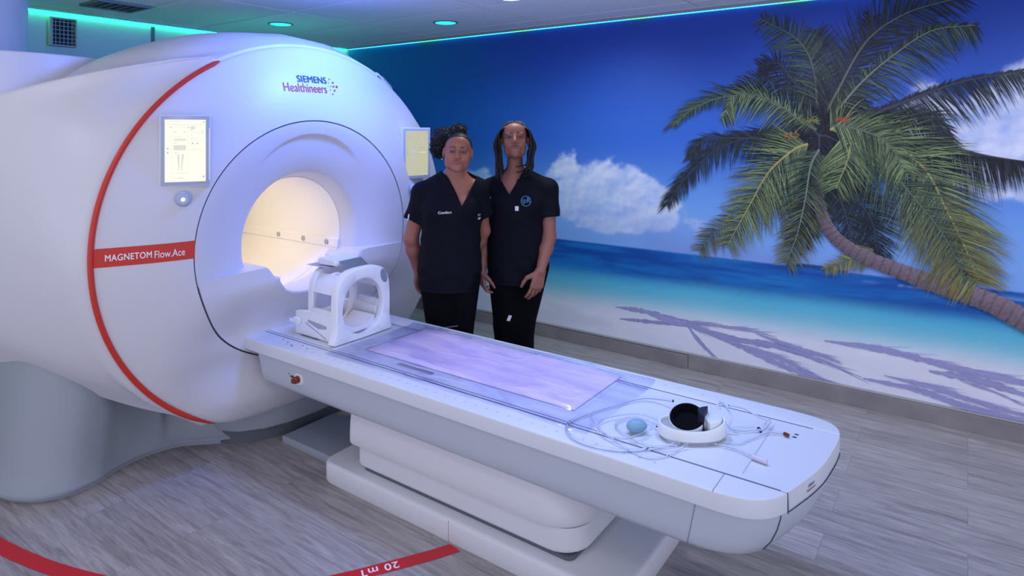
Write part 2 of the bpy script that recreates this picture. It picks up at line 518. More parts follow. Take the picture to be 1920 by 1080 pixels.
# ceiling vent
cv = thing('ceiling_vent', 'dark slotted air vent set in the ceiling at top left', 'vent', (-4.36, 1.83, ROOM_H - 0.004))
MB().box(-4.48, -4.24, 1.70, 1.96, ROOM_H - 0.010, ROOM_H - 0.002).build('backing', mat('vent_hole', (0.03, 0.025, 0.03), 0.8), cv)
MB().box(-4.50, -4.48, 1.68, 1.98, ROOM_H - 0.016, ROOM_H - 0.002).box(-4.24, -4.22, 1.68, 1.98, ROOM_H - 0.016, ROOM_H - 0.002)\
    .box(-4.48, -4.24, 1.68, 1.70, ROOM_H - 0.016, ROOM_H - 0.002).box(-4.48, -4.24, 1.96, 1.98, ROOM_H - 0.016, ROOM_H - 0.002).build('frame', M_BAR, cv)
sl = MB()
for k in range(5):
    yy = 1.715 + k * 0.050; sl.box(-4.475, -4.245, yy, yy + 0.016, ROOM_H - 0.014, ROOM_H - 0.0105)
sl.build('slats', M_BAR, cv)

# downlights
def downlight(x, y, label, color, est, r=0.078):
    t = thing('ceiling_downlight', label, 'ceiling light', (x, y, ROOM_H - 0.006), group='recessed ceiling downlights')
    n = 40
    prof = [(r * 0.99, -0.002), (r, -0.006), (r * 1.12, -0.005), (r * 1.16, 0.0), (r * 0.99, 0.0)]
    rings = [[(x + q * math.cos(2 * math.pi * k / n), y + q * math.sin(2 * math.pi * k / n), ROOM_H + h) for k in range(n)] for q, h in prof]
    MB().loft(rings).build('trim_ring', M_BAR, t)
    q = r * 0.98
    MB().loft([[(x + q * s * math.cos(2 * math.pi * k / n), y + q * s * math.sin(2 * math.pi * k / n), ROOM_H + h) for k in range(n)]
               for s, h in ((1, -0.0005), (1, -0.004), (0.9, -0.006), (0.5, -0.008), (0.02, -0.009))], cap0=True, cap1=True)\
        .build('diffuser', mat('glow_%s' % color.__hash__(), (0.1, 0.1, 0.1), 0.4, emit=color, estr=est), t)
    return t
downlight(-3.11, 3.53, 'cyan glowing round ceiling light nearer the mural wall', (0.02, 0.86, 0.95), 1.5)
downlight(-4.15, 2.87, 'cyan-green glowing round ceiling light above the scanner', (0.02, 0.86, 0.80), 1.5)
downlight(-2.20, 3.08, 'bright white round ceiling light at the top edge of the picture', (1.0, 0.93, 0.80), 6.0)

# ------------------------------------------------------------------ beach mural
def mural():
    XA, XB, ZA, ZB = BACK_X + 0.004, X1 - 0.02, 0.106, ROOM_H - 0.008
    step = 0.011
    nx = int((XB - XA) / step); nz = int((ZB - ZA) / step)
    gx, gz = np.meshgrid(np.linspace(XA, XB, nx), np.linspace(ZA, ZB, nz))
    hor = 0.762
    def mixc(a, b, t): return a * (1 - t[..., None]) + b * t[..., None]
    C = lambda *c: np.array(lin(c))
    # sky
    t = np.clip((gz - hor) / (ZB - hor), 0, 1)
    left = sstep(gx, -2.6, -4.6)
    sky = mixc(np.broadcast_to(C(126, 178, 238), gx.shape + (3,)), C(54, 108, 204), sstep(t, 0.05, 0.50))
    sky = mixc(sky, C(30, 66, 166), sstep(t, 0.45, 1.0))
    sky = mixc(sky, C(2, 112, 176), left * 0.8)
    # clouds: cumulus bank low in the left half
    n = fbm(gx, gz * 1.25, 3, 6, 4.2, 0.56)
    n2 = fbm(gx, gz * 3.0, 5, 5, 1.3, 0.55)
    def bump(cx, cz, sx, sz): return np.exp(-((gx - cx) / sx) ** 2 - ((gz - cz) / sz) ** 2)
    P = lambda u, v: at_y(u, v, WALL_Y)
    m = np.zeros_like(gx)
    for (u, v, su, sv, a) in [(1060, 330, .30, .17, 1.0), (1130, 350, .26, .13, .95), (1195, 355, .20, .16, 1.0), (1240, 385, .18, .12, .85), (900, 335, .35, .13, .9),
                              (1000, 380, .8, .10, .8), (1160, 400, .6, .10, .75), (1210, 425, .5, .08, .5), (830, 330, .3, .1, .6),
                              (1860, 250, .42, .17, 1.25), (1930, 310, .45, .16, 1.1), (1780, 330, .3, .10, .6), (1990, 250, .5, .3, 1.0), (2200, 280, .8, .3, 1.0)]:
        p = P(u, v); m += a * bump(p[0], p[2], su, sv)
    cl = sstep(m * 1.0 + (n - 0.5) * 2.1, 0.46, 0.84) * sstep(m, 0.12, 0.32)
    shade = fbm(gx + 0.02, gz * 1.25 - 0.035, 3, 6, 4.2, 0.56) - n
    cc = mixc(np.broadcast_to(C(176, 198, 236), gx.shape + (3,)), C(232, 236, 248), np.clip(0.5 - shade * 4.0, 0, 1))
    sky = mixc(sky, cc, cl * 0.88)
    haze = sstep(gz, hor + 0.36, hor + 0.02) * (0.35 + 0.5 * sstep(n2, 0.42, 0.62))
    sky = mixc(sky, C(124, 156, 222), haze)
    # sea and sand
    wob = (fbm(gx, gz, 11, 4, 1.5) - 0.5) * 0.05
    tilt = (gx + 2.0) * 0.022
    zz = gz + wob - tilt
    deep = C(12, 90, 172); mid = C(28, 128, 196); turq = C(92, 190, 216); sand = C(228, 230, 240)
    wv_ = fbm(gx * 2.2, gz * 26, 21, 5, 1.0, 0.6)
    sea = mixc(np.broadcast_to(deep, gx.shape + (3,)), mid, np.clip((0.70 - zz) / 0.22, 0, 1) * 0.6 + 0.5 * sstep(wv_, 0.45, 0.7))
    sea = mixc(sea, C(6, 60, 140), 0.55 * sstep(wv_, 0.5, 0.3))
    sea = mixc(sea, turq, sstep(zz, 0.60, 0.47))
    sea = mixc(sea, C(150, 208, 222), sstep(zz, 0.49, 0.36))
    sea = mixc(sea, sand, sstep(zz, 0.42, 0.27))
    sd = fbm(gx * 2, gz * 8, 31, 5, 2.0)
    low = np.clip(1 - (sd - 0.5)[..., None] * 0.18 * sstep(zz, 0.4, 0.3)[..., None] * -1, 0, 2)
    sea = sea * low
    isl = (gz < hor + 0.022 * np.exp(-((gx - P(1530, 500)[0]) / 0.16) ** 4)) & (gz >= hor)
    col = np.where((gz >= hor)[..., None], sky, sea)
    col = np.where(isl[..., None], C(30, 70, 130), col)
    # white reef line
    rl = np.exp(-((gz - (hor - 0.035 + (gx) * 0.01)) / 0.006) ** 2) * sstep(gx, P(1560, 500)[0], P(1620, 500)[0]) * sstep(fbm(gx * 6, gz, 77, 3, 2.0), 0.4, 0.6)
    col = mixc(col, C(150, 190, 230), rl * 0.7)
    v = np.stack([gx.ravel(), np.full(gx.size, WALL_Y - 0.002), gz.ravel()], 1)
    idx = np.arange(nx * nz).reshape(nz, nx)
    f = np.stack([idx[:-1, :-1].ravel(), idx[:-1, 1:].ravel(), idx[1:, 1:].ravel(), idx[1:, :-1].ravel()], 1)
    root = thing('wall_mural', 'large printed beach mural with palm tree, sea and clouds covering the right wall', 'mural', (0, WALL_Y - 0.001, ZA))
    mm = vcol_mat('mural_print', 0.55, detail=((1, 1, 1), 90.0, 0.05), spec=0.35)
    obj('beach_print', v, f.tolist(), mm, root, None, colors=col.reshape(-1, 3))

    # palm: fronds are painted as leaflets in wall coordinates
    lay = [WALL_Y - 0.0025]
    def clipz(p): return (min(max(p[0], XA), XB), p[1], min(max(p[2], ZA), ZB))
    def W(c): # zoom-crop coordinates of the palm -> wall
        p = at_y(1200 + c[0] / 1.929, c[1] / 1.929, WALL_Y); return np.array([p[0], p[2]])
    pb = MB()
    GRN = {'d': ((14, 22, 32), (52, 66, 66)), 'm': ((20, 34, 36), (92, 116, 88)), 'b': ((26, 44, 38), (136, 158, 104)), 'y': ((80, 92, 58), (150, 142, 80)), 'k': ((8, 12, 22), (30, 40, 50))}
    def leaf(a, b, sag, w, c0, c1):
        lay[0] -= 3.0e-6
        y = lay[0]
        n = 4; L_ = []; R_ = []
        cs = []
        d0 = (b - a); ln = np.linalg.norm(d0)
        if ln < 1e-4: return
        for i in range(n + 1):
            s = i / n
            p = a + d0 * s + np.array([0, -sag * s * s])
            tang = d0 + np.array([0, -2 * sag * s]); tang /= np.linalg.norm(tang)
            nn = np.array([-tang[1], tang[0]]); ww = w * (1 - s ** 1.8) * (0.55 + 0.9 * min(s * 3, 1) * 0.5)
            L_.append(p + nn * ww); R_.append(p - nn * ww); cs.append(c0 * (1 - s) + c1 * s)
        vs = []; cc_ = []
        for i in range(n + 1):
            for q in (L_[i], R_[i]):
                vs.append(clipz((q[0], y, q[1]))); cc_.append(cs[i])
        pb.add(vs, [(2 * i, 2 * i + 1, 2 * i + 3, 2 * i + 2) for i in range(n)], cc_)
    def frond(pts, ln, tone, n=90, spine='m', sides=(1, 1), sag=0.25, sweep=0.75, tip=None, spw=0.006, hang=None):
        sp = spline([W(p) for p in pts], 24); m_ = len(sp)
        lnw = ln / 1.929 * 0.0031
        base, lite = [np.array(lin(c)) for c in GRN[tone]]
        for i in range(n):
            t_ = (i + 0.5) / n
            k = min(int(t_ * (m_ - 1)), m_ - 2); p = sp[k] + (sp[k + 1] - sp[k]) * (t_ * (m_ - 1) - k)
            tg = sp[min(k + 2, m_ - 1)] - sp[max(k - 2, 0)]; tg = tg / (np.linalg.norm(tg) + 1e-9)
            nn = np.array([-tg[1], tg[0]])
            env = (0.45 + 0.75 * math.sin(math.pi * min(1, t_ * 0.85 + 0.12)) ** 0.7) * (1 - 0.35 * t_)
            for si, sd_ in ((0, 1), (1, -1)):
                if not sides[si]: continue
                l_ = lnw * env * random.uniform(0.72, 1.15) * (sides[si])
                dr = nn * sd_ * random.uniform(0.75, 1.0) + tg * sweep * random.uniform(0.6, 1.2)
                if hang: dr = dr * (1 - hang) + np.array([0, -1.0]) * hang
                dr /= np.linalg.norm(dr)
                q = random.random() ** 1.5
                c0 = base * (1 - q) + lite * q
                c1 = c0 * random.uniform(0.8, 1.25)
                if tip is not None and t_ > 0.45: c1 = c1 * (1 - .8 * (t_ - .3)) + np.array(lin(tip)) * .8 * (t_ - .3)
                leaf(p, p + dr * l_, l_ * sag * random.uniform(0.3, 1.2), 0.0031 * random.uniform(.6, 1.3), c0, c1)
        sc = np.array(lin({'m': (92, 106, 92), 'y': (170, 158, 92), 'd': (60, 66, 78), 'w': (120, 128, 118)}[spine]))
        lay[0] -= 1e-5
        vs = []
        for i in range(m_):
            tg = sp[min(i + 1, m_ - 1)] - sp[max(i - 1, 0)]; tg = tg / (np.linalg.norm(tg) + 1e-9); nn = np.array([-tg[1], tg[0]]); w = spw * (1 - 0.8 * i / m_)
            for q in (sp[i] + nn * w, sp[i] - nn * w): vs.append(clipz((q[0], lay[0], q[1])))
        pb.add(vs, [(2 * i, 2 * i + 1, 2 * i + 3, 2 * i + 2) for i in range(m_ - 1)], sc)
    # back, dark
    frond([(640, 430), (560, 330), (450, 290), (345, 330)], 115, 'd', 110, 'd', sag=.3)
    frond([(640, 400), (560, 300), (500, 230), (430, 240)], 100, 'k', 80, 'd', sag=.3)
    frond([(650, 420), (640, 300), (660, 200), (640, 110)], 120, 'd', 90, 'd', sag=.1)
    frond([(660, 420), (740, 300), (800, 200), (840, 60)], 110, 'k', 80, 'd', sag=.1)
    frond([(645, 420), (625, 240), (565, 140), (440, 70)], 120, 'm', 110, 'm', sag=.25, spw=.007)
    frond([(620, 430), (700, 360), (760, 350), (820, 400)], 80, 'k', 70, 'd', sag=.5)
    frond([(660, 440), (720, 320), (820, 150), (960, 50), (1160, -10)], 165, 'd', 150, 'm', sag=.12, sweep=.9, spw=.008)
    frond([(690, 430), (800, 300), (930, 190), (1060, 110), (1215, 92)], 130, 'm', 140, 'w', sides=(.45, 1), sag=.45, hang=.15)
    frond([(720, 430), (880, 425), (1040, 430), (1115, 520)], 110, 'd', 100, 'd', sag=.5, hang=.3)
    frond([(760, 445), (940, 375), (1150, 300), (1400, 252)], 150, 'd', 160, 'd', sides=(.25, 1), sag=.3, hang=.35, spw=.009)
    frond([(860, 505), (1060, 515), (1240, 560), (1400, 585)], 160, 'k', 150, 'd', sides=(.25, 1), sag=.2, hang=.6, spw=.009)
    frond([(640, 500), (470, 490), (300, 530), (170, 640), (100, 740)], 140, 'd', 150, 'd', sides=(.6, 1), sag=.4, hang=.35)
    frond([(620, 490), (500, 520), (400, 500), (230, 510), (180, 570)], 90, 'd', 100, 'd', sag=.4, hang=.3)
    frond([(640, 520), (560, 620), (470, 720), (300, 820), (215, 905)], 120, 'm', 120, 'm', sag=.3, tip=(150, 140, 70))
    frond([(650, 560), (640, 680), (600, 780), (560, 880)], 120, 'k', 110, 'd', sag=.2)
    frond([(690, 560), (760, 680), (840, 800), (860, 925)], 130, 'k', 120, 'd', sag=.2)
    frond([(680, 540), (700, 640), (740, 760), (770, 880)], 110, 'd', 90, 'd', sag=.2)
    frond([(845, 900), (780, 930), (670, 975)], 55, 'y', 60, 'm', sag=.2, tip=(190, 170, 80))
    for c_ in ((600, 470), (660, 500), (620, 430), (700, 450), (580, 450), (650, 560), (720, 520)):
        frond([(650, 490), ((650 + c_[0]) / 2, (490 + c_[1]) / 2 - 10), (c_[0] + (c_[0] - 650) * .6, c_[1] + (c_[1] - 490) * .6)], 80, 'k', 40, 'd', sag=.2)
    # trunk
    tp = spline([W(p) for p in [(648, 560), (645, 680), (662, 780), (710, 860), (800, 920), (930, 975), (1080, 1030), (1250, 1085), (1400, 1160), (1560, 1240)]], 26)
    tw = [20, 22, 24, 26, 27, 29, 32, 36, 40, 44]
    lay[0] -= 1e-5
    vs = []; cs = []; K = 9
    for i, p in enumerate(tp):
        tg = tp[min(i + 1, len(tp) - 1)] - tp[max(i - 1, 0)]; tg /= np.linalg.norm(tg); nn = np.array([-tg[1], tg[0]])
        w = np.interp(i / 26, range(10), tw) / 1.929 * 0.00285
        for k in range(K):
            s = k / (K - 1) * 2 - 1
            q = p + nn * w * s * (1 + 0.05 * math.sin(i * 1.3))
            vs.append(clipz((q[0], lay[0], q[1])))
            b_ = 0.55 + 0.45 * (s * 0.5 + 0.5) + random.uniform(-.16, .16) - (0.28 if i % 6 == 0 else 0)
            cs.append(np.array(lin((128, 112, 122))) * max(b_, .2) * np.interp(i, [0, 60, 150], [0.55, 0.9, 1.15]))
    pb.add(vs, [(i * K + k, i * K + k + 1, (i + 1) * K + k + 1, (i + 1) * K + k) for i in range(len(tp) - 1) for k in range(K - 1)], cs)
    # front, lit
    frond([(640, 470), (500, 380), (350, 345), (210, 385), (118, 455)], 140, 'm', 160, 'm', sides=(.3, 1), sag=.4, hang=.35, spw=.008)
    frond([(600, 450), (470, 360), (350, 345), (300, 430)], 110, 'b', 110, 'm', sides=(1, .4), sag=.3, hang=.3)
    frond([(610, 520), (560, 540), (470, 620), (400, 740), (320, 885)], 165, 'b', 170, 'y', sag=.22, tip=(160, 150, 70), spw=.007)
    frond([(650, 540), (620, 600), (600, 720), (570, 850), (530, 950)], 120, 'm', 130, 'w', sag=.2, tip=(170, 156, 80))
    frond([(760, 455), (900, 510), (1030, 610), (1110, 760), (1170, 880), (1225, 1010)], 250, 'b', 230, 'y', sides=(.8, 1), sag=.2, sweep=.9, tip=(176, 160, 70), spw=.007)
    frond([(760, 480), (860, 560), (980, 700), (1100, 850), (1180, 1010)], 170, 'm', 150, 'm', sag=.2, tip=(180, 160, 60))
    frond([(690, 470), (735, 450), (762, 490), (755, 570), (712, 680)], 150, 'b', 130, 'y', sag=.3, tip=(120, 140, 80), spw=.007)
    frond([(700, 455), (800, 470), (900, 520), (960, 620)], 120, 'b', 110, 'm', sag=.4)
    # flower stalks at the crown
    for c in [(735, 432, (150, 78, 50)), (550, 490, (140, 110, 70)), (620, 440, (110, 120, 70))]:
        for _ in range(26):
            a_ = W((c[0] + random.uniform(-26, 26), c[1] + random.uniform(-10, 14))); b_ = a_ + np.array([random.uniform(-.04, .04), random.uniform(-.01, .035)])
            leaf(a_, b_, 0.005, 0.004, np.array(lin(c[2])), np.array(lin(c[2])) * random.uniform(.5, 1.3))
    pb.build('palm_print', mm, root, None)

    # shadows of palm fronds printed on the sand
    sb = MB()
    S = lambda c: (lambda p: np.array([p[0], p[2]]))(at_y(850 + c[0] / 1.794, 500 + c[1] / 1.794, WALL_Y))
    lay[0] = WALL_Y - 0.0025
    shc = np.array(lin((158, 158, 200)))
    def streak(pts, w, side=0.0, nleaf=0, ll=40):
        sp = spline([S(p) for p in pts], 14); m_ = len(sp); lay[0] -= 4e-6
        vs = []
        for i, p in enumerate(sp):
            tg = sp[min(i + 1, m_ - 1)] - sp[max(i - 1, 0)]; tg /= np.linalg.norm(tg); nn = np.array([-tg[1], tg[0]])
            ww = w * 0.0007 * math.sin(math.pi * min(max((i + .3) / m_, .03), .97)) ** 0.6 * (1 + 0.35 * random.uniform(-1, 1))
            for q in (p + nn * ww, p - nn * ww): vs.append(clipz((q[0], lay[0], q[1])))
        cs_ = shc * random.uniform(.9, 1.12)
        sb.add(vs, [(2 * i, 2 * i + 1, 2 * i + 3, 2 * i + 2) for i in range(m_ - 1)], cs_)
        for _ in range(int(nleaf * 1.6)):
            k = random.randrange(1, m_ - 1); p = sp[k]; tg = sp[k] - sp[k - 1]; tg /= np.linalg.norm(tg)
            dr = tg * 1.0 + np.array([-tg[1], tg[0]]) * random.choice([-1, 1]) * random.uniform(.04, .16)
            ln_ = ll * 0.0017 * random.uniform(.4, 1.2); lay[0] -= 4e-6
            a_ = p; b_ = p + dr * ln_; nn = np.array([-dr[1], dr[0]]); nn /= np.linalg.norm(nn)
            sb.add([clipz((q[0], lay[0], q[1])) for q in (a_ + nn * .0020, a_ - nn * .0020, b_ - nn * .0006, b_ + nn * .0006)], [(0, 1, 2, 3)], shc * random.uniform(.9, 1.15))
    streak([(545, 135), (640, 150), (790, 185)], 22, nleaf=50, ll=60)
    streak([(560, 175), (660, 185), (800, 200)], 18, nleaf=40, ll=50)
    streak([(640, 150), (720, 180), (800, 195)], 22, nleaf=30, ll=60)
    streak([(760, 180), (870, 195), (1020, 218)], 14, nleaf=40, ll=80)
    streak([(780, 190), (930, 240), (1100, 270), (1290, 335)], 26, nleaf=70, ll=110)
    streak([(780, 195), (930, 250), (1080, 320), (1230, 380), (1400, 432)], 24, nleaf=70, ll=110)
    streak([(1020, 225), (1150, 270), (1250, 300)], 18, nleaf=30, ll=80)
    streak([(790, 200), (820, 240), (862, 285)], 16, nleaf=40, ll=50)
    streak([(930, 255), (1080, 300), (1200, 360)], 20, nleaf=40, ll=90)
    streak([(1250, 248), (1450, 280), (1650, 330), (1930, 400)], 26, nleaf=40, ll=120)
    streak([(1540, 300), (1700, 340), (1930, 385)], 16, nleaf=30, ll=100)
    streak([(1600, 350), (1760, 380), (1930, 432)], 26, nleaf=30, ll=100)
    streak([(1380, 375), (1550, 410), (1700, 460), (1930, 520)], 24, nleaf=50, ll=110)
    streak([(1450, 365), (1600, 400), (1750, 450), (1930, 500)], 16, nleaf=40, ll=110)
    streak([(1650, 450), (1800, 500), (1930, 560)], 26, nleaf=40, ll=100)
    streak([(1700, 380), (1820, 420), (1930, 470)], 6, nleaf=10, ll=60)
    sb.build('palm_shadow_print', mm, root, None)
mural()
# ------------------------------------------------------------------ the scanner
SC = thing('mri_scanner', 'big white ring-shaped medical scanner with red edge stripe and glowing bore', 'scanner', (-3.8, 2.15, 0))
YC, ZC = 2.15, 1.03
def face_semis(t):   # t=0 at the inner ring seam, t=1 at the outer rim
    return (0.640 + 0.42 * t, 0.610 + 0.38 * t, 2.13 + 0.06 * t, 1.03 + 0.025 * t)
def face_x(t):
    return -2.78 - 0.14 * np.clip(t, 0, 1) ** 1.4
def recess(y, z):   # the cover draws back where the table docks
    return 0.112 * float(sstep(np.array(z), .86, .60)) * float(sstep(np.array(z), .24, .50)) * float(sstep(np.array(abs(y - 2.14)), .76, .34))
def face_t(y, z):
    lo, hi = -0.6, 1.4
    y = np.asarray(y, float); z = np.asarray(z, float)
    lo = np.full(y.shape, lo); hi = np.full(y.shape, hi)
    for _ in range(30):
        m = (lo + hi) / 2; a, b, cy, cz = face_semis(m)
        inside = ((y - cy) / a) ** 2 + ((z - cz) / b) ** 2 < 1
        hi = np.where(inside, m, hi); lo = np.where(inside, lo, m)
    return (lo + hi) / 2
def on_face(y, z, off=0.0015):
    t = face_t(y, z)
    return np.stack([face_x(t) + off, np.asarray(y, float), np.asarray(z, float)], -1)

N = 144
ang = [2 * math.pi * k / N for k in range(N)]
ZB = 0.145
def face_ring(t, dx=0.0):
    a, b, cy, cz = face_semis(t)
    out = []
    for q in ang:
        y = cy + a * math.cos(q); z = cz + b * math.sin(q)
        if z < ZB + 0.06:   # flattened bottom
            z = ZB + 0.06 - 0.06 * (1 - math.exp((z - ZB - 0.06) / 0.06))
        out.append((float(face_x(t)) + dx - recess(y, z), y, z))
    return out
rings = [face_ring(0.012, -0.03), face_ring(0.012, -0.004), face_ring(0.016)] + [face_ring(t) for t in np.linspace(0.04, 0.965, 22)] + [face_ring(0.985, -0.004), face_ring(0.995, -0.012)]
MB().loft(rings).build('front_cover', M_FACE, SC, 40)

# inner funnel of the front
FUN = []
def funnel_pt(s, q):
    cy = 2.13 + 0.01 * s; cz = 1.03 - 0.012 * s
    a = 0.640 * (1 - s) + 0.322 * s; b = 0.610 * (1 - s) + 0.322 * s
    x = -2.782 - 0.13 * s ** 1.5 - 0.085 * max(0, (s - 0.86) / 0.14) ** 2
    dq = abs(math.atan2(math.sin(q - math.pi / 2), math.cos(q - math.pi / 2)))
    w = max(0, 1 - (dq / 0.62) ** 2)
    se = 0.22 + 0.18 * (1 - w)
    st = float(sstep(np.array(s), se, se + 0.035)) * float(1 - sstep(np.array(s), se + 0.035, 0.85))
    x -= 0.013 * st * w ** 0.7
    zz = cz + b * math.sin(q); x -= recess(cy + a * math.cos(q), zz) + .12 * float(sstep(np.array(zz), .895, .85))
    return (x, cy + a * math.cos(q), cz + b * math.sin(q))
ss = [0, 0.01, 0.02] + list(np.linspace(0.05, 0.86, 44)) + list(np.linspace(0.875, 1.0, 12))
rings = [[(funnel_pt(0, q)[0] - 0.03, *funnel_pt(0, q)[1:]) for q in ang]] + [[funnel_pt(s, q) for q in ang] for s in ss]
MB().loft(rings).build('bore_surround', M_FACE, SC, 60)
# dark seam round the surround
a, b, cy, cz = face_semis(0.004)
MB().tube([(-2.7835 - recess(cy + a * math.cos(q), cz + b * math.sin(q)), cy + a * math.cos(q), cz + b * math.sin(q)) for q in ang], 0.0018, 6, closed=True).build('surround_seam', M_SEAM, SC)

# bore liner
rings = []
for x, r in [(-2.99, 0.322), (-3.02, 0.321), (-3.1, 0.323)] + [(-3.1 - 0.15 * i, 0.325) for i in range(1, 10)] + [(-4.5, 0.33), (-4.6, 0.38), (-4.66, 0.45)]:
    rings.append([(x, 2.14 + r * math.cos(q), 1.018 + r * math.sin(q)) for q in ang])
MB().loft(rings).build('bore_liner', M_BORE, SC, 60)
# rails inside the bore
for sgn in (1, -1):
    rl = MB()
    pr = [(0.318, -0.055), (0.305, -0.060), (0.298, -0.105), (0.308, -0.115)]
    rg = []
    for x in (-2.985, -3.3, -3.7, -4.1, -4.5):
        rg.append([(x, 2.14 + sgn * p[0], 1.018 + p[1]) for p in pr])
    rl.loft(rg, close=True, cap0=True, cap1=True)
    r_ = rl.build('bore_rail', M_BORE, SC, 30)
    for x in (-3.08, -3.30, -3.55):
        c = (x, 2.14 + sgn * 0.2995, 1.018 - 0.083)
        for rr in (0.015, 0.008):
            MB().tube([(c[0] + rr * math.cos(t), c[1] - sgn * 0.001, c[2] + rr * math.sin(t)) for t in [2 * math.pi * k / 20 for k in range(20)]], 0.0013, 5, closed=True).build('alignment_mark', M_SEAML, r_)

# lower surround panel with its stepped ledge
def lower_panel():
    a, b, cy, cz = face_semis(-0.006)
    def ringpt(zv, sgn): return cy + sgn * a * math.sqrt(max(0, 1 - ((zv - cz) / b) ** 2)), zv
    zt = 0.922
    pts = []
    q0 = math.asin((zt - cz) / b)
    n = 60
    for k in range(n + 1):   # from left ledge round the bottom to the right ledge
        q = math.pi - q0 + (math.pi + 2 * q0) * k / n
        pts.append((cy + a * math.cos(q), cz + b * math.sin(q)))
    right = [(2.475, .921), (2.455, .918), (2.435, .895), (2.415, .882), (2.405, .872), (2.405, .852), (2.375, .812)]
    bot = [(2.33, .785), (2.27, .765), (2.20, .752), (2.13, .748), (2.08, .753), (2.03, .765), (1.99, .785)]
    left = [(1.968, .808), (1.944, .838), (1.944, .857), (1.915, .862), (1.903, .875), (1.880, .908), (1.862, .921)]
    pts += right + bot + left
    outer = pts[:n + 1]; inner = (right + bot + left)[::-1]
    def resample(P, m):
        P = np.array(P); d = np.r_[0, np.cumsum(np.linalg.norm(np.diff(P, axis=0), axis=1))]; q = np.linspace(0, d[-1], m)
        return np.stack([np.interp(q, d, P[:, 0]), np.interp(q, d, P[:, 1])], 1)
    O = resample(outer, 261); I_ = resample(inner, 261)
    rows = []
    for o, i in zip(O, I_):
        pr = [(-3.05, o[0], o[1])]
        for s in [0, .02, .05] + list(np.linspace(.1, .94, 12)) + [.975, 1.0]:
            y = o[0] * (1 - s) + i[0] * s; z = o[1] * (1 - s) + i[1] * s
            rho = math.hypot((y - cy) / a, (z - cz) / b); sr = max(0, 1 - rho)
            x = -2.777 - 0.055 * sr ** 1.5 - recess(y, z) - .012 * max(0, (s - .95) / .05) ** 2
            pr.append((x, y, z))
        pr.append((-3.05, i[0], i[1])); rows.append(pr)
    MB().loft(rows, close=False, cap0=True, cap1=True).build('lower_panel', M_FACE, SC, 32)
lower_panel()

# outer body: lofted sections (dy, z) from top centre down the side
def section(x, pts, cyc):
    half = spline([(0, p[0], p[1]) for p in pts], 10)
    L = [(x, cyc - p[1], p[2]) for p in half]; R = [(x, cyc + p[1], p[2]) for p in half]
    return L[::-1][:-1] + R          # left bottom .. top .. right bottom
def circ(a, b, cz, zb):
    out = []
    for q in np.linspace(90, 90 - 168, 9):
        y = a * math.cos(math.radians(q)); z = cz + b * math.sin(math.radians(q))
        out.append((y, max(z, zb)))
    return out
S = []
def rimsec(x, a_, b_, cz_, zb, cyc):
    pts = []
    for q in (90, 81, 73, 67.5, 64, 61.5, 58, 30, 2, -32, -58):
        y = a_ * math.cos(math.radians(q)); z = cz_ + b_ * math.sin(math.radians(q))
        pts.append((y, max(z, zb)))
    return section(x, pts, cyc)
S.append(rimsec(-2.930, 1.056, .986, 1.055, .150, 2.19))
S.append(rimsec(-2.935, 1.072, 1.002, 1.055, .145, 2.19))
S.append(rimsec(-2.955, 1.084, 1.012, 1.055, .150, 2.185))
def sec(x, top, cr, side, low, bot, cyc=2.16):
    # top height, crease, widest side, lower side, bottom
    D_ = top - cr[1]
    p = [(0, top), (cr[0] * .34, top - D_ * .12), (cr[0] * .60, top - D_ * .42), (cr[0] * .78, top - D_ * .78), (cr[0] - .055, cr[1] + D_ * .05 + .004), cr,
         (cr[0] + .016, cr[1] - .06), (cr[0] + (side[0] - cr[0]) * .72, (cr[1] + side[1]) / 2 + .06), side, low, bot]
    return section(x, p, cyc)
S.append(sec(-3.02, 2.105, (.66, 1.925), (1.110, 1.10), (.98, .60), (.66, .262), 2.18))
S.append(sec(-3.16, 2.135, (.88, 1.865), (1.145, 1.12), (1.04, .62), (.79, .325), 2.17))
S.append(sec(-3.40, 2.150, (1.05, 1.800), (1.190, 1.13), (1.12, .66), (.96, .425)))
S.append(sec(-3.70, 2.130, (1.16, 1.735), (1.230, 1.13), (1.19, .72), (1.11, .510)))
S.append(sec(-4.20, 2.06, (1.16, 1.66), (1.22, 1.11), (1.19, .76), (1.12, .56)))
S.append(sec(-4.62, 1.95, (1.09, 1.60), (1.18, 1.09), (1.15, .78), (1.09, .60)))
# subdivide between the sections with smooth interpolation
SA = np.array(S)
def interp_sections(A, n=5):
    P = [A[i].ravel() for i in range(len(A))]
    out = spline(P[3:], n)
    return [a.reshape(-1, 3) for a in P[:3]] + [o.reshape(-1, 3) for o in out]
secs = interp_sections(SA)
mb = MB(); mb.loft([s.tolist() for s in secs], close=True, cap1=False)
mb.build('body_cover', M_FACE, SC, 38)

# red edge stripe on the camera side of the rim with its thin white lip
def rim_pts(t, dx, q0, q1, n=70, grow=0.0):
    a, b, cy, cz = face_semis(t); out = []
    for q in np.linspace(q0, q1, n):
        y = cy + (a + grow) * math.cos(math.radians(q)); z = cz + (b + grow) * math.sin(math.radians(q))
        if z < ZB + 0.06: z = ZB + 0.06 - 0.06 * (1 - math.exp((z - ZB - 0.06) / 0.06))
        out.append((-2.925 + dx, y, z))
    return out
MB().tube(rim_pts(1.0, 0.006, 118.5, 240), [0.004] + [0.0115] * 64 + [0.010, .008, .006, .004, .002], 10).build('red_stripe', M_RED, SC)
MB().tube(rim_pts(0.985, 0.004, 118.5, 238, grow=-0.012), 0.0045, 8).build('stripe_lip', M_WHITE, SC)

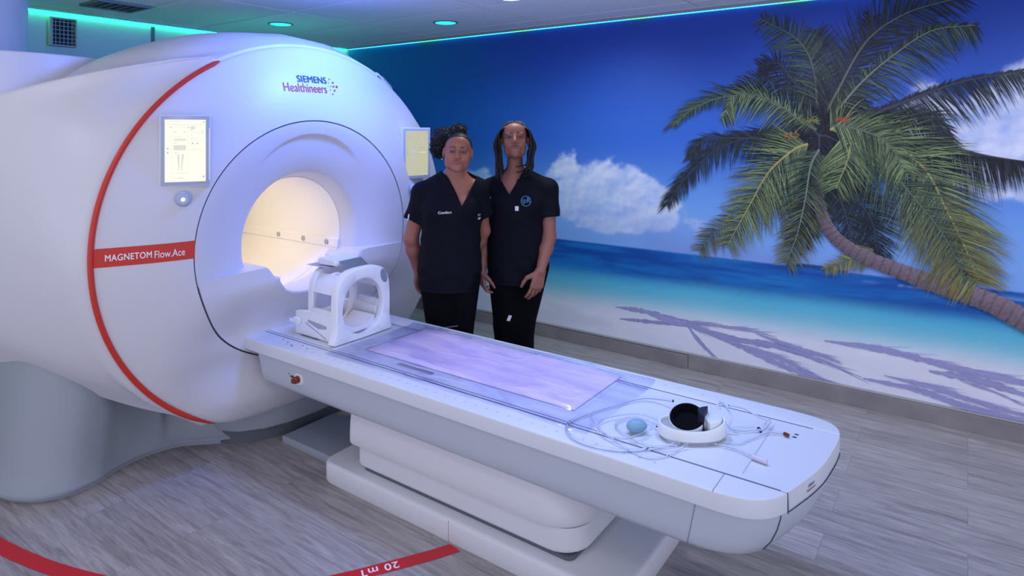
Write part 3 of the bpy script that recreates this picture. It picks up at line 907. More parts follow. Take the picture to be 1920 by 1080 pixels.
# name bar
zc_, hh = 1.069, 0.039
ylft = []
ys_ = np.linspace(0, 1, 40)
yL = 2.19 - 1.058 * math.sqrt(1 - ((zc_ - 1.055) / .99) ** 2); yR = 2.13 - 0.642 * math.sqrt(1 - ((zc_ - 1.03) / .61) ** 2)
gridv = []; gf = []
for i, s in enumerate(ys_):
    for j in range(5):
        z = zc_ + hh * (j / 2 - 1)
        l_ = 2.19 - 1.058 * math.sqrt(1 - ((z - 1.055) / .99) ** 2); r_ = 2.13 - 0.643 * math.sqrt(1 - ((z - 1.03) / .61) ** 2)
        gridv.append(on_face(np.array(l_ + (r_ - l_) * s), np.array(z), 0.0018))
for i in range(39):
    for j in range(4):
        gf.append((i * 5 + j, (i + 1) * 5 + j, (i + 1) * 5 + j + 1, i * 5 + j + 1))
bar = obj('name_bar', gridv, gf, M_RED, SC, 60)
def zof(u, v):  # the point of the face seen at a pixel
    x = -2.85
    for _ in range(14):
        p = at_x(u, v, x); x = float(face_x(face_t(np.array(p[1]), np.array(p[2]))))
    return p
def face_text(s, h, pa, pb, m, parent, bold=0.0, name='lettering', off=0.0035, space=1.0, zoff=0.0, thick=0.0):
    """lettering between two points of the face, letter height h"""
    v, f = text_mesh(s, 1.0, bold=bold, space=space)
    if thick:   # heavier strokes
        n = len(v); v = np.concatenate([v, v + np.array((thick, 0, 0)), v + np.array((thick / 2, thick * .6, 0))]); f = f + [[i + n for i in q] for q in f] + [[i + 2 * n for i in q] for q in f]
    x0, x1 = v[:, 0].min(), v[:, 0].max(); z0 = v[:, 1].min(); z1 = v[:, 1].max()
    yy = pa[1] + (v[:, 0] - x0) / (x1 - x0) * (pb[1] - pa[1])
    zz = (pa[2] + pb[2]) / 2 + zoff + ((v[:, 1] - z0) / (z1 - z0) - .5) * h
    w = on_face(yy, zz, off)
    if thick: w[len(v) // 3:2 * len(v) // 3, 0] += .0002; w[2 * len(v) // 3:, 0] += .0004
    return obj(name, w, f, m, parent, None)
face_text('MAGNETOM', 0.0275, zof(196, 484), zof(284, 477), M_WTEXT, bar, 0.0, space=1.06, thick=.035)
face_text('Flow.Ace', 0.031, zof(289, 477), zof(346, 472), M_WTEXT, bar, 0.002)
# maker's mark
lg = face_text('SIEMENS', 0.036, zof(556, 147), zof(611, 151), M_TEAL, SC, 0.0, thick=.03, name='maker_logo', space=1.03)
face_text('Healthineers', 0.046, zof(531, 161), zof(612, 168), M_REDTXT, lg, 0.001)
p3 = zof(620, 162); dots = MB()
for i, (dy, dz, r) in enumerate([(0.045, 0, .0065), (.02, 0, .005), (0, 0, .003), (-.022, 0.001, .002), (.022, .022, .005), (.022, -.022, .005), (0, .040, .0035), (.002, -.042, .0035), (-.012, .02, .0025), (-.01, -.02, .003)]):
    c = (p3[1] + dy * .9, p3[2] + dz)
    w = [on_face(np.array(c[0] + r * 1.1 * math.cos(q)), np.array(c[1] + r * 1.1 * math.sin(q)), 0.0035) for q in [math.pi * k / 6 for k in range(12)]]
    dots.add(w, [tuple(range(12))])
dots.build('logo_dots', M_REDTXT, lg, None)

# touch displays
def lcd(u, v, yaw, w, h, zoom=0):
    p = zof(u, v); cy_, cz_ = p[1], p[2]; x0 = p[0]
    M = Matrix.Translation((x0 + .012, cy_, cz_)) @ Matrix.Rotation(yaw, 4, 'Z') @ Matrix.Rotation(math.radians(0), 4, 'Y')
    pr = thing_part = None
    hs = MB().prism([(-w / 2, -h / 2), (w / 2, -h / 2), (w / 2, h / 2), (-w / 2, h / 2)], -0.03, 0.032, 0.004, axis='x').xform(M).build('display_housing', M_WHITE, SC, 35)
    MB().box(0.0322, 0.0345, -w / 2 + .004, w / 2 - .004, -h / 2 + .004, h / 2 - .004, 0.001).xform(M).build('bezel', M_SCREENB, hs)
    sw, sh = w * .80, h * .87
    scr = MB().box(0.0347, 0.0352, -sw / 2, sw / 2, -sh / 2, sh / 2).xform(M).build('screen', mat('screen_glow_%d' % zoom, (0.05, 0.05, 0.05), 0.3, emit=((0.98, 0.98, 0.80) if not zoom else (0.66, 0.66, 0.42)), estr=(0.80 if not zoom else 0.62)), hs)
    g_ = MB(); d_ = MB(); o_ = MB()
    X = 0.0355
    def R(mb, a, b, c, e, t=.0004):   # fractions of the screen, origin top left
        mb.box(X, X + t, -sw / 2 + a * sw, -sw / 2 + b * sw, sh / 2 - e * sh, sh / 2 - c * sh)
    R(g_, .04, .40, .025, .030); R(g_, .02, .98, .075, .079); R(d_, .94, .965, .03, .045)
    for (a, b, c, e) in [(.16, .56, .115, .119), (.16, .56, .86, .864), (.17, .174, .115, .86), (.555, .559, .115, .86)]: R(g_, a, b, c, e)
    for (a, b, c, e) in [(.22, .28, .19, .20), (.46, .52, .19, .20), (.22, .40, .27, .275), (.22, .30, .37, .378), (.22, .32, .53, .537)]: R(g_, a, b, c, e)
    for i in range(5):
        R(g_, .22, .52, .305 + i * .008, .309 + i * .008)
    for i in range(9): R(g_, .22 + i * .033, .24 + i * .033, .41, .49)
    for i in range(16):   # legs figure as two tapering bands
        t = i / 15; R(g_, .30 + .03 * t, .355 - .005 * t, .56 + i * .0165, .57 + i * .0165); R(g_, .395 - .01 * t + .01, .46 - .045 * t, .56 + i * .0165, .57 + i * .0165)
    R(d_, .055, .085, .455, .470); R(d_, .055, .085, .52, .535); R(d_, .13, .155, .12, .13); R(d_, .565, .59, .12, .13)
    for (a, b, c, e) in [(.62, .74, .11, .125), (.62, .72, .135, .15), (.62, .70, .17, .178), (.62, .97, .215, .219), (.62, .67, .25, .256), (.62, .80, .29, .294), (.62, .97, .325, .329)]: R(g_, a, b, c, e)
    R(d_, .66, .69, .375, .39); R(d_, .78, .81, .375, .39); R(d_, .90, .92, .175, .185)
    R(o_, .64, .90, .475, .487)
    R(g_, .30, .45, .935, .943); R(d_, .93, .96, .915, .935)
    g_.xform(M).build('screen_lines', mat('screen_grey', (0.2, 0.2, 0.2), .5, emit=((.62, .62, .58) if not zoom else (.25, .25, .16)), estr=.55), scr, None)
    d_.xform(M).build('screen_icons', mat('screen_dark', (0.1, 0.1, 0.1), .5, emit=(.16, .16, .18), estr=.5), scr, None)
    o_.xform(M).build('screen_highlight', mat('screen_orange', (.4, .3, .1), .5, emit=(.95, .75, .35), estr=.7), scr, None)
    return M
M1 = lcd(345, 282, math.radians(-27), 0.200, 0.312)
M2 = lcd(773, 287, math.radians(-9), 0.215, 0.318, 1)
# glare on the protective foil of the left display, painted as a pale strip
MB().box(0.0348, 0.0356, .215 * .43, .215 * .45, -.13, .10, 0.0002).xform(M1).build('display_glare', mat('film_glare', (.9, .92, 1), .1), SC)
def knob(u, v, yaw):
    p = zof(u, v)
    M = Matrix.Translation((p[0] - 0.004, p[1], p[2])) @ Matrix.Rotation(yaw, 4, 'Z')
    n = 28
    prof = [(0, .036), (.012, .034), (.014, .026), (.03, .025), (.033, .022), (.034, .0)]
    k = MB().loft([[(x, r * math.cos(2 * math.pi * i / n), r * math.sin(2 * math.pi * i / n)) for i in range(n)] for x, r in prof[:-1]], cap1=True).xform(M).build('control_knob', M_SCREENB, SC, 35)
    MB().loft([[(x, r * math.cos(2 * math.pi * i / n), r * math.sin(2 * math.pi * i / n)) for i in range(n)] for x, r in [(.0335, .008), (.036, .007), (.037, .001)]], cap1=True).xform(M).build('knob_lamp', mat('knob_glow', (.5, .5, .5), .3, emit=(1, 1, 1), estr=1.3), k)
knob(344, 373, math.radians(-27)); knob(771, 353, math.radians(-4))

# grey lower skirt: a rounded foot each side and a recessed middle
def mir(y): return 2 * 2.15 - y
foot = spline([(-4.70, .98), (-4.2, .955), (-3.75, .945), (-3.45, .955), (-3.27, 1.02), (-3.185, 1.13), (-3.19, 1.26), (-3.235, 1.36), (-3.26, 1.46), (-3.255, 1.56), (-3.22, 1.66), (-3.13, 1.75), (-3.06, 1.83), (-3.03, 1.93), (-3.03, 2.05), (-3.03, 2.15)], 8)
fl = [(p[0], p[1]) for p in foot]
outl = fl + [(x, mir(y)) for x, y in fl[::-1][1:]]
def ins(pts, d):   # shrink outline toward its middle
    cx = -3.9; return [(cx + (x - cx) * (1 - d / 0.9), 2.15 + (y - 2.15) * (1 - d / 1.2)) for x, y in pts]
def top_z(x, y):
    base = float(np.interp(x, [-4.7, -3.9, -3.5, -3.2, -3.0, -2.9], [.66, .62, .58, .48, .28, .20]))
    edge = max(0, abs(y - 2.15) - .55); return base if edge > .0 else min(base, .22 + .4 * max(0, -x - 3.0))
mb = MB()
rings = []
rings.append([(x, y, .0) for x, y in ins(outl, .012)])
rings.append([(x, y, .022) for x, y in ins(outl, .012)])
rings.append([(x, y, .025) for x, y in ins(outl, -.012)])
rings.append([(x, y, .036) for x, y in ins(outl, -.012)])
rings.append([(x, y, .045) for x, y in outl])
for k in range(1, 7):
    s = k / 6
    rings.append([(x, y, .045 + (top_z(x, y) - .045) * s) for x, y in ins(outl, .13 * s)])
mb.loft(rings, cap1=True)
mb.build('lower_skirt', M_GREY, SC, 40)
# low plinth beneath the front cover
pl = [(-3.10, 1.78), (-3.00, 1.83), (-2.925, 1.93), (-2.885, 2.05), (-2.87, 2.2), (-2.875, 2.45), (-2.90, 2.62), (-2.99, 2.76), (-3.25, 2.76), (-3.25, 1.78)]
MB().prism(pl, .066, .165, .010).build('front_plinth', M_GREY, SC, 35)
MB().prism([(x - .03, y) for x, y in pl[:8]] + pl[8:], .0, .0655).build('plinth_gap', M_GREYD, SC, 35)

# turret on the magnet
def cyl(cx, cy_, r, z0, z1, bev, n=72):
    prof = [(r, z0), (r, z1 - bev)] + [(r - bev + bev * math.cos(a), z1 - bev + bev * math.sin(a)) for a in np.linspace(.3, math.pi / 2, 5)] + [(0.02, z1 + .002)]
    return MB().loft([[(cx + q * math.cos(2 * math.pi * k / n), cy_ + q * math.sin(2 * math.pi * k / n), z) for k in range(n)] for q, z in prof], cap1=True, cap0=True)
cyl(-4.30, 1.22, 0.60, 1.45, 1.975, .012).build('service_turret', M_FACE, SC, 30)
mbp = cyl(-4.45, 1.115, .272, 1.978, ROOM_H - .002, .001)
setp(mbp.build('vent_pipe', mat('pipe_paint', (.52, .56, .60), .5)), 'thick pale blue pipe rising to the ceiling behind the scanner at far left', 'pipe')

# warm lamp inside the bore
lamp('bore_lamp', 'AREA', (-3.55, 2.06, 1.31), 2.2, (1.0, 0.80, 0.55), 0.9, (-3.55, 2.12, 1.0), sizey=.1)

# ------------------------------------------------------------------ the patient table
TZ = 0.58; TYC = 2.141
PT = thing('patient_table', 'long white patient table on a pedestal leading into the scanner', 'patient table', (-1.7, TYC, 0))
XL = -2.90
NEARP = [at_z(*q, TZ) for q in ((1330, 917), (1366, 930), (1394, 935), (1422, 936), (1445, 933.5), (1468, 926))]
FARP = [at_z(*q, TZ) for q in ((1513, 778), (1547, 788), (1570, 802), (1576, 813), (1563, 843), (1520, 889))]
print('NEAR', [(round(q[0], 3), round(q[1] - TYC, 3)) for q in NEARP]); print('FAR', [(round(q[0], 3), round(q[1] - TYC, 3)) for q in FARP])
END_NEAR = [(-.66, .342), (-.596, .3415), (-.542, .338), (-.504, .329), (-.47, .313), (-.442, .284), (-.417, .240), (-.390, .150), (-.372, .080), (-.357, 0)]
END_FAR = [(-.357, 0), (-.350, .080), (-.346, .150), (-.347, .225), (-.357, .275), (-.385, .312), (-.44, .333), (-.52, .341), (-.60, .342)]
def slab_outline(inset=0.0, x0=XL, endin=None):
    ei = endin if endin is not None else inset
    w = .342 - inset; k = w / .342
    P_ = [(x, -y) for x, y in END_NEAR] + [(x, y) for x, y in END_FAR[1:]]
    out = [(p[0] - ei, TYC + p[1] * k) for p in spline(P_, 5)]
    return [(x0, TYC - w)] + out + [(x0, TYC + w)]
# outer rails ring: slab with the centre board as a part of its own
YB0, YB1 = TYC - .229, TYC + .229
mb = MB()
out0 = slab_outline()
near = [(XL, TYC - .342)] + [p for p in out0[1:-1] if p[1] < YB0] + [(-.412, YB0 - .0015), (XL, YB0 - .0015)]
far = [(XL, YB1 + .0015), (-.352, YB1 + .0015)] + [p for p in out0[1:-1] if p[1] > YB1 + .004] + [(XL, TYC + .342)]
MB().prism(near, .521, TZ, .006, 3).build('side_rail', M_TABLE, PT, 30)
MB().prism(far, .521, TZ, .006, 3).build('side_rail', M_TABLE, PT, 30)
brd = [(XL + .005, YB0 + .0015)] + [(p[0] + .0, max(min(p[1], YB1 - .0015), YB0 + .0015)) for p in out0[1:-1] if YB0 < p[1] < YB1] + [(XL + .005, YB1 - .0015)]
brd = [brd[0], (-.411, YB0 + .0015)] + brd[1:-1] + [(-.348, YB1 - .0015), brd[-1]]
board = MB().prism(brd, .526, TZ - .001, .004, 3).build('centre_board', M_TABLE, PT, 30)
# grooves (double line)
for y in (YB0 - .0, YB0 + .017, YB1 - .017, YB1):
    MB().box(XL + .01, -1.02 if y in (YB0 + .017, YB1 - .017) else -.43, y - .0013, y + .0013, TZ - .006, TZ + .0003).build('groove', M_SEAML, board)
# cross seams and step of the foot part
xs1 = at_z(1358, 889, TZ)[0]
MB().box(xs1 - .001, xs1 + .001, TYC - .3405, YB0, TZ - .004, TZ + .0004).build('cross_seam', M_SEAML, PT)
xs2 = at_z(1437, 868, TZ)[0]
MB().box(-.545, -.542, YB0 + .03, YB1 - .05, TZ - .0012, TZ + .0002).build('recess_edge', mat('pale_seam', (.5, .52, .60), .5), board)
# ruler ticks along both rails
tk = MB()
x = -2.68
while x < -.75:
    tk.box(x - .0009, x + .0009, TYC - .300, TYC - .286, TZ, TZ + .0004); tk.box(x - .0008, x + .0008, TYC + .286, TYC + .30, TZ, TZ + .0004)
    x += .05
setp(tk.build('ruler_marks', mat('ruler_ink', (.34, .36, .44), .6), PT, None), kind='stuff')
tn = MB()
for i, x in enumerate(np.arange(-2.70, -2.45, .05)):
    tn.box(x - .004, x + .004, TYC - .262 - (i % 3) * .012, TYC - .256 - (i % 3) * .012, TZ, TZ + .0004)
tn.box(-2.60, -2.592, TYC - .292, TYC - .284, TZ, TZ + .0006)
tn.build('position_marks', M_SEAM, PT, None)
# socket slots printed at head end
for (a, b_) in ((at_z(565, 628, TZ), at_z(590, 640, TZ)),):
    MB().box(a[0], b_[0], a[1] - .004, a[1] + .006, TZ - .0006, TZ + .0006).build('socket_strip', M_SEAML, board)
# slot handle in the board
qa, qb = at_z(745, 682, TZ), at_z(814, 700, TZ)
hs_ = MB().box(qa[0], qb[0], qa[1] - .006, qa[1] + .012, TZ - .0005, TZ + .0002).build('handle_slot', mat('slot_shade', (.40, .37, .42), .6), board)
MB().box(qa[0] + .01, qb[0], qa[1] + .009, qa[1] + .012, TZ + .0003, TZ + .0012).build('slot_edge', mat('slot_brown', (.16, .11, .12), .6), hs_)

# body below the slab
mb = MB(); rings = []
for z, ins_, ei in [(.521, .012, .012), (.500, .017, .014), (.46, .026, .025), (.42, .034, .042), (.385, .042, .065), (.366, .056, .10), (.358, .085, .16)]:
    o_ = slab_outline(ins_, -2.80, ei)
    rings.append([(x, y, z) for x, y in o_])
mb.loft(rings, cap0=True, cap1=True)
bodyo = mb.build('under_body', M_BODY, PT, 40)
# seams of the body: line under the rail and the end cap joint
ym = TYC - .342 + .02
MB().tube([(-.64 - (.521 - z) * .25, TYC - (.342 - i_), z) for z, i_ in ((.521, .0115), (.50, .0165), (.46, .0255), (.42, .0335), (.385, .0415), (.366, .0555))], .0012, 6).build('end_cap_seam', M_SEAML, bodyo)
e2 = [(x, y) for x, y in slab_outline(-.0002) if y < YB0 + .01 and x > -.47]
MB().tube([(-.412, YB0, TZ - .002), (-.411, YB0, .55), (-.4105, YB0, .521)], .0019, 6).build('corner_seam', M_SEAM, bodyo)
MB().tube([(-.416 - ei, TYC - .240 * (.342 - i_) / .342 - .001, z) for z, i_, ei in ((.521, .012, .012), (.50, .017, .014), (.46, .026, .025), (.42, .034, .042), (.385, .042, .065), (.366, .056, .10))], .0014, 6).build('corner_seam', M_SEAM, bodyo)
gl = [(x + .0005, y, .5225) for x, y in slab_outline(0) if YB0 <= y <= YB1]
MB().tube(gl, .0016, 6).build('end_gap', M_SEAM, bodyo)
# button on corner
pb_ = at_z(1462, 948, .555)
def disc(c, nrm, r, t, n=20):
    q = Vector(nrm).to_track_quat('Z', 'Y').to_matrix().to_4x4(); M = Matrix.Translation(c) @ q
    return MB().loft([[(rr * math.cos(2 * math.pi * k / n), rr * math.sin(2 * math.pi * k / n), z) for k in range(n)] for rr, z in ((r, 0), (r, t * .7), (r * .8, t))], cap0=True, cap1=True).xform(M)
disc((-.437, TYC - .268, .552), (.75, -.66, 0), .011, .004).build('corner_button', M_TABLE, PT)
# maker text on the end edge
v, f = text_mesh('SIEMENS', .017, bold=.0003)
Mx = Matrix.Translation((-.3535, 2.07, .556)) @ Matrix.Rotation(math.radians(90 - 7.5 - 4), 4, 'Z') @ Matrix.Rotation(math.pi / 2, 4, 'X')
def xf(v, M): return [(M @ Vector(p))[:] for p in v]
def end_txt(s, size, z, m):
    v, f = text_mesh(s, size, bold=.0003)
    oc = [(p[1], p[0]) for p in slab_outline(0) if YB0 <= p[1] <= YB1]
    yy = 2.045 + v[:, 0]
    xx = np.interp(yy, [p[0] for p in oc], [p[1] for p in oc]) + .0012
    obj('lettering', np.stack([xx, yy, z + v[:, 1]], 1), f, m, board, None)
end_txt('SIEMENS', .0105, .555, mat('faded_teal', (.10, .20, .28), .5)); end_txt('Healthineers', .0105, .543, mat('faded_red', (.42, .16, .17), .5))
# connector with orange plug on the side
pc = at_z(562, 710, .47)
ny = TYC - .342 + .034
cpos = at_y(562, 710, TYC - .312)
cx_, cz_ = cpos[0], cpos[2]

rr_ = [(cx_ + .030 * math.copysign(abs(math.cos(t)) ** .55, math.cos(t)), cz_ + .027 * math.copysign(abs(math.sin(t)) ** .55, math.sin(t))) for t in [2 * math.pi * k / 32 for k in range(32)]]
yy0 = TYC - .3175
sock = MB().prism(rr_, yy0 - .003, yy0 + .02, .004, axis='y').build('plug_socket', M_TABLE, PT, 35)
MB().loft([[(cx_ + r * math.cos(2 * math.pi * k / 20), yy0 - y, cz_ + r * math.sin(2 * math.pi * k / 20)) for k in range(20)] for r, y in ((.016, .004), (.016, .022), (.012, .026), (.012, .034), (.007, .035))], cap0=True, cap1=True).build('plug', mat('orange_plug', (.22, .035, .015), .4), sock)
sy = MB()
sy.box(cx_ - .078, cx_ - .070, yy0 + .0005, yy0 + .003, cz_ + .006, cz_ + .014).box(cx_ - .066, cx_ - .054, yy0 + .0005, yy0 + .003, cz_ - .004, cz_ + .002).box(cx_ - .052, cx_ - .046, yy0 + .0005, yy0 + .003, cz_ - .008, cz_ + .006).box(cx_ - .044, cx_ - .040, yy0 + .0005, yy0 + .003, cz_ - .004, cz_ + .002)
sy.build('plug_symbols', M_SEAM, sock, None)
# transverse end under rail near scanner: closing plate

# pedestal
def rrect(x0, x1, y0, y1, r, rr=None, n=8):
    rr = rr or [r] * 4
    P = []
    for (cx, cy_, r_, a0) in ((x0 + rr[0], y0 + rr[0], rr[0], 180), (x1 - rr[1], y0 + rr[1], rr[1], 270), (x1 - rr[2], y1 - rr[2], rr[2], 0), (x0 + rr[3], y1 - rr[3], rr[3], 90)):
        for k in range(n + 1):
            a = math.radians(a0 + 90 * k / n); P.append((cx + r_ * math.cos(a), cy_ + r_ * math.sin(a)))
    return P
up = MB(); rg = []
for z, e, xe in [(.362, .012, .10), (.34, .006, .06), (.30, .002, .02), (.25, 0, 0), (.215, 0, .0), (.203, .006, .006), (.200, .016, .016)]:
    rg.append([(x, y, z) for x, y in rrect(-2.245 + e * .2, -1.085 - xe, 1.895 + e, 2.39 - e, .02, [.02, .15, .15, .02])])
up.loft(rg, cap0=True, cap1=True); up.build('upper_column', M_PED, PT, 40)
lw = MB(); rg = []
for z, e in [(.2, .022), (.125, .022), (.112, .026), (.105, .036)]:
    rg.append([(x, y, z) for x, y in rrect(-2.235 + e, -1.075 - e, 1.895 + e, 2.39 - e, .02, [.03, .11, .11, .03])])
lw.loft(rg, cap0=True, cap1=True); lw.build('lower_column', M_PED, PT, 40)
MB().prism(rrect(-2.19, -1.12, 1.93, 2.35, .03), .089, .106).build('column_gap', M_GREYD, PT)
bp_ = MB(); rg = []
for z, e in [(0, .006), (.01, .0), (.078, .0), (.086, .003), (.091, .010), (.092, .018)]:
    rg.append([(x, y, z) for x, y in rrect(-2.405 + e, -.905 - e, 1.872 + e, 2.41 - e, .02, [.06, .035, .035, .06])])
bp_.loft(rg, cap0=True, cap1=True); bp_.build('floor_base', M_PED, PT, 40)
jx_ = at_z(833, 1000, .05)[0]
MB().box(jx_ - .0007, jx_ + .0007, 1.8712, 1.876, .004, .084).build('base_joint', M_SEAML, PT)
# cable duct plate
MB().prism([(-2.84, 1.975), (-2.406, 1.975), (-2.406, 2.30), (-2.84, 2.30)], 0, .042, .008).build('duct_cover', M_GREY, PT, 35)

# ------------------------------------------------------------------ mattress and clear sheet
def pad():
    nx, ny = 150, 70
    X0, X1_, Y0_, Y1_ = -2.26, -1.16, TYC - .125, TYC + .265
    gx, gy = np.meshgrid(np.linspace(X0, X1_, nx), np.linspace(Y0_, Y1_, ny))
    ex = np.minimum(gx - X0, X1_ - gx); ey = np.minimum(gy - Y0_, Y1_ - gy)
    e = sstep(np.minimum(ex, ey) + .02 * (fbm(gx, gy, 43, 3, 6.0) - .5), 0, .05)
    z = TZ + .0030 + .0035 * e + .004 * (fbm(gx, gy, 41, 4, 4.0) - .5) * e
    z += .006 * np.exp(-((gy - Y0_ - .17 - .12 * (gx + 1.9)) / .02) ** 2) * e * np.exp(-((gx + 1.85) / .25) ** 2)
    ang_ = .5; s = (gx * math.cos(ang_) + gy * math.sin(ang_)); z += .0007 * np.sin(s * 30 + 6 * fbm(gx, gy, 3, 3, 3.0)) * e
    v = np.stack([gx.ravel(), gy.ravel(), z.ravel()], 1)
    idx = np.arange(nx * ny).reshape(ny, nx)
    f = np.stack([idx[:-1, :-1].ravel(), idx[:-1, 1:].ravel(), idx[1:, 1:].ravel(), idx[1:, :-1].ravel()], 1).tolist()
    m_ = mat('lavender_mattress', (.84, .72, .80), .6, bump=.05, bscale=60, var=.10, vscale=5)
    # skirt to the table
    o = obj('table_mattress', v, f, m_, None, 60)
    md = o.modifiers.new('thickness', 'SOLIDIFY'); md.thickness = .0024; md.offset = -1
    setp(o, 'thin lavender mattress pad lying on the middle of the patient table', 'mattress')
    X0, X1_, Y0_, Y1_ = -2.375, -1.03, TYC - .262, TYC + .315
    nx, ny = 200, 90
    gx, gy = np.meshgrid(np.linspace(X0, X1_, nx), np.linspace(Y0_, Y1_, ny))
    inx = np.minimum(gx + 2.26, -1.16 - gx); iny = np.minimum(gy - TYC + .125, TYC + .265 - gy)
    e = sstep(np.minimum(inx, iny), -.02, .02)
    edge = sstep(np.minimum(np.minimum(gx - X0, X1_ - gx), np.minimum(gy - Y0_, Y1_ - gy)), 0, .01)
    w = fbm(gx * 1.5, gy * 5, 51, 5, 2.2)
    rid = np.abs(fbm(gx * 1.2, gy * 4, 61, 4, 2.0) - .5)
    z = TZ + .0034 + .0095 * e + edge * (.003 * w + .003 * np.exp(-(rid / .02) ** 2))
    gx2 = gx + (fbm(gx * 0, gy, 71, 3, 6.0) - .5) * .04; gy2 = gy + (fbm(gx, gy * 0, 72, 3, 5.0) - .5) * .03
    v = np.stack([gx2.ravel(), gy2.ravel(), z.ravel()], 1)
    idx = np.arange(nx * ny).reshape(ny, nx)
    f = np.stack([idx[:-1, :-1].ravel(), idx[:-1, 1:].ravel(), idx[1:, 1:].ravel(), idx[1:, :-1].ravel()], 1).tolist()
    ms = bpy.data.materials.new('clear_sheet'); ms.use_nodes = True; nt = ms.node_tree
    for n in list(nt.nodes):
        if n.type == 'BSDF_PRINCIPLED': nt.nodes.remove(n)
    out = [n for n in nt.nodes if n.type == 'OUTPUT_MATERIAL'][0]
    tr = nt.nodes.new('ShaderNodeBsdfTransparent'); tr.inputs[0].default_value = (.90, .89, .98, 1)
    tc = nt.nodes.new('ShaderNodeTexCoord'); mp = nt.nodes.new('ShaderNodeMapping'); mp.inputs['Scale'].default_value = (1.6, 9.0, 1.0); mp.inputs['Rotation'].default_value = (0, 0, .12)
    nz = nt.nodes.new('ShaderNodeTexNoise'); nz.inputs['Scale'].default_value = 2.3; nz.inputs['Detail'].default_value = 6; nz.inputs['Distortion'].default_value = .8
    crp = nt.nodes.new('ShaderNodeValToRGB'); crp.color_ramp.elements[0].position = .36; crp.color_ramp.elements[0].color = (.84, .82, .95, 1); crp.color_ramp.elements[1].position = .56; crp.color_ramp.elements[1].color = (.97, .96, .99, 1)  # fold shading painted into the sheet's tint as darker streaks
    nt.links.new(tc.outputs['Object'], mp.inputs['Vector']); nt.links.new(mp.outputs['Vector'], nz.inputs['Vector']); nt.links.new(nz.outputs['Fac'], crp.inputs['Fac']); nt.links.new(crp.outputs['Color'], tr.inputs[0])
    gl_ = nt.nodes.new('ShaderNodeBsdfGlossy'); gl_.inputs['Roughness'].default_value = .12; gl_.inputs[0].default_value = (.9, .9, 1, 1)
    fr = nt.nodes.new('ShaderNodeFresnel'); fr.inputs[0].default_value = 1.45
    mx = nt.nodes.new('ShaderNodeMixShader')
    nt.links.new(fr.outputs[0], mx.inputs[0]); nt.links.new(tr.outputs[0], mx.inputs[1]); nt.links.new(gl_.outputs[0], mx.inputs[2]); nt.links.new(mx.outputs[0], out.inputs[0])
    o = obj('plastic_sheet', v, f, ms, None, 60)
    setp(o, 'wrinkled clear plastic sheet draped over the lavender mattress', 'plastic sheet')
pad()

# ------------------------------------------------------------------ head coil
HC = thing('head_coil', 'white head coil frame with open round window standing on the table near the scanner', 'head coil', (-2.6, 2.16, TZ + .001))
HX0, HX1, HYc = -2.74, -2.40, 2.130
T0 = TZ + .002
def arch(x0, x1, w, zt, zhole, rh, rhz, foot=.03, tw=.62, n=40):
    """frame with an arched outline and an oval hole, extruded along x"""
    outp = []
    H = zt - T0
    for k in range(n + 1):
        a = math.pi * k / n
        c, s = math.cos(a), math.sin(a)
        y = HYc + w * math.copysign(abs(c) ** tw, c) * 1.0
        z = T0 + H * .50 + (H * .50) * s ** tw
        outp.append((y, z))
    outp = [(HYc + w + foot, T0), (HYc + w + foot * .4, T0 + .03), (HYc + w, T0 + .08)] + outp + [(HYc - w, T0 + .08), (HYc - w - foot * .4, T0 + .03), (HYc - w - foot, T0)]
    # resample to equal count as hole, ring by ring
    P = np.array(outp); d = np.r_[0, np.cumsum(np.linalg.norm(np.diff(np.vstack([P, P[:1]]), axis=0), axis=1))]
    PP = np.vstack([P, P[:1]]); m_ = 96
    # parametrise by direction from hole centre for matching
    th = np.linspace(0, 2 * math.pi, m_, endpoint=False)
    hy, hz = HYc, zhole
    ring_o = []
    ds = np.linspace(0, d[-1], 1600, endpoint=False); yy = np.interp(ds, d, PP[:, 0]); zz = np.interp(ds, d, PP[:, 1])
    at = np.arctan2(zz - hz, yy - hy)
    for t in th:
        k = np.argmin(np.abs(np.angle(np.exp(1j * (at - t))))); ring_o.append((yy[k], zz[k]))
    ring_i = [(hy + rh * math.cos(t), hz + rhz * math.sin(t)) for t in th]
    def R(ring, x): return [(x, a, b) for a, b in ring]
    def mixr(s): return [(o[0] * (1 - s) + i[0] * s, o[1] * (1 - s) + i[1] * s) for o, i in zip(ring_o, ring_i)]
    rr = [R(mixr(.0), x0 + .004), R(mixr(.0), x1 - .008), R(mixr(.05), x1 - .003), R(mixr(.14), x1), R(mixr(.88), x1 - .004), R(mixr(1), x1 - .012), R(mixr(1), x0 + .01), R(mixr(.9), x0), R(mixr(.08), x0)]
    rr.append(rr[0])
    return MB().loft(rr)
M_COIL = mat('coil_plastic', (.84, .85, .88), .3)
zh = .735
arch(-2.445, HX1, .170, .925, zh, .127, .134, foot=.022).build('front_arch', M_COIL, HC, 40)
MB().loft([[(x, HYc + .126 + .020 * math.cos(t) - .010 * math.sin(t), .862 + .036 * math.sin(t)) for t in np.linspace(0, 2 * math.pi, 24, endpoint=False)] for x in (HX1 - .003, HX1 + .0006)], cap0=True, cap1=True).build('arch_window', mat('coil_window', (.24, .27, .36), .4), HC, 40)
arch(-2.655, -2.615, .140, .915, zh, .118, .134, foot=.0).build('rear_arch', M_COIL, HC, 40)
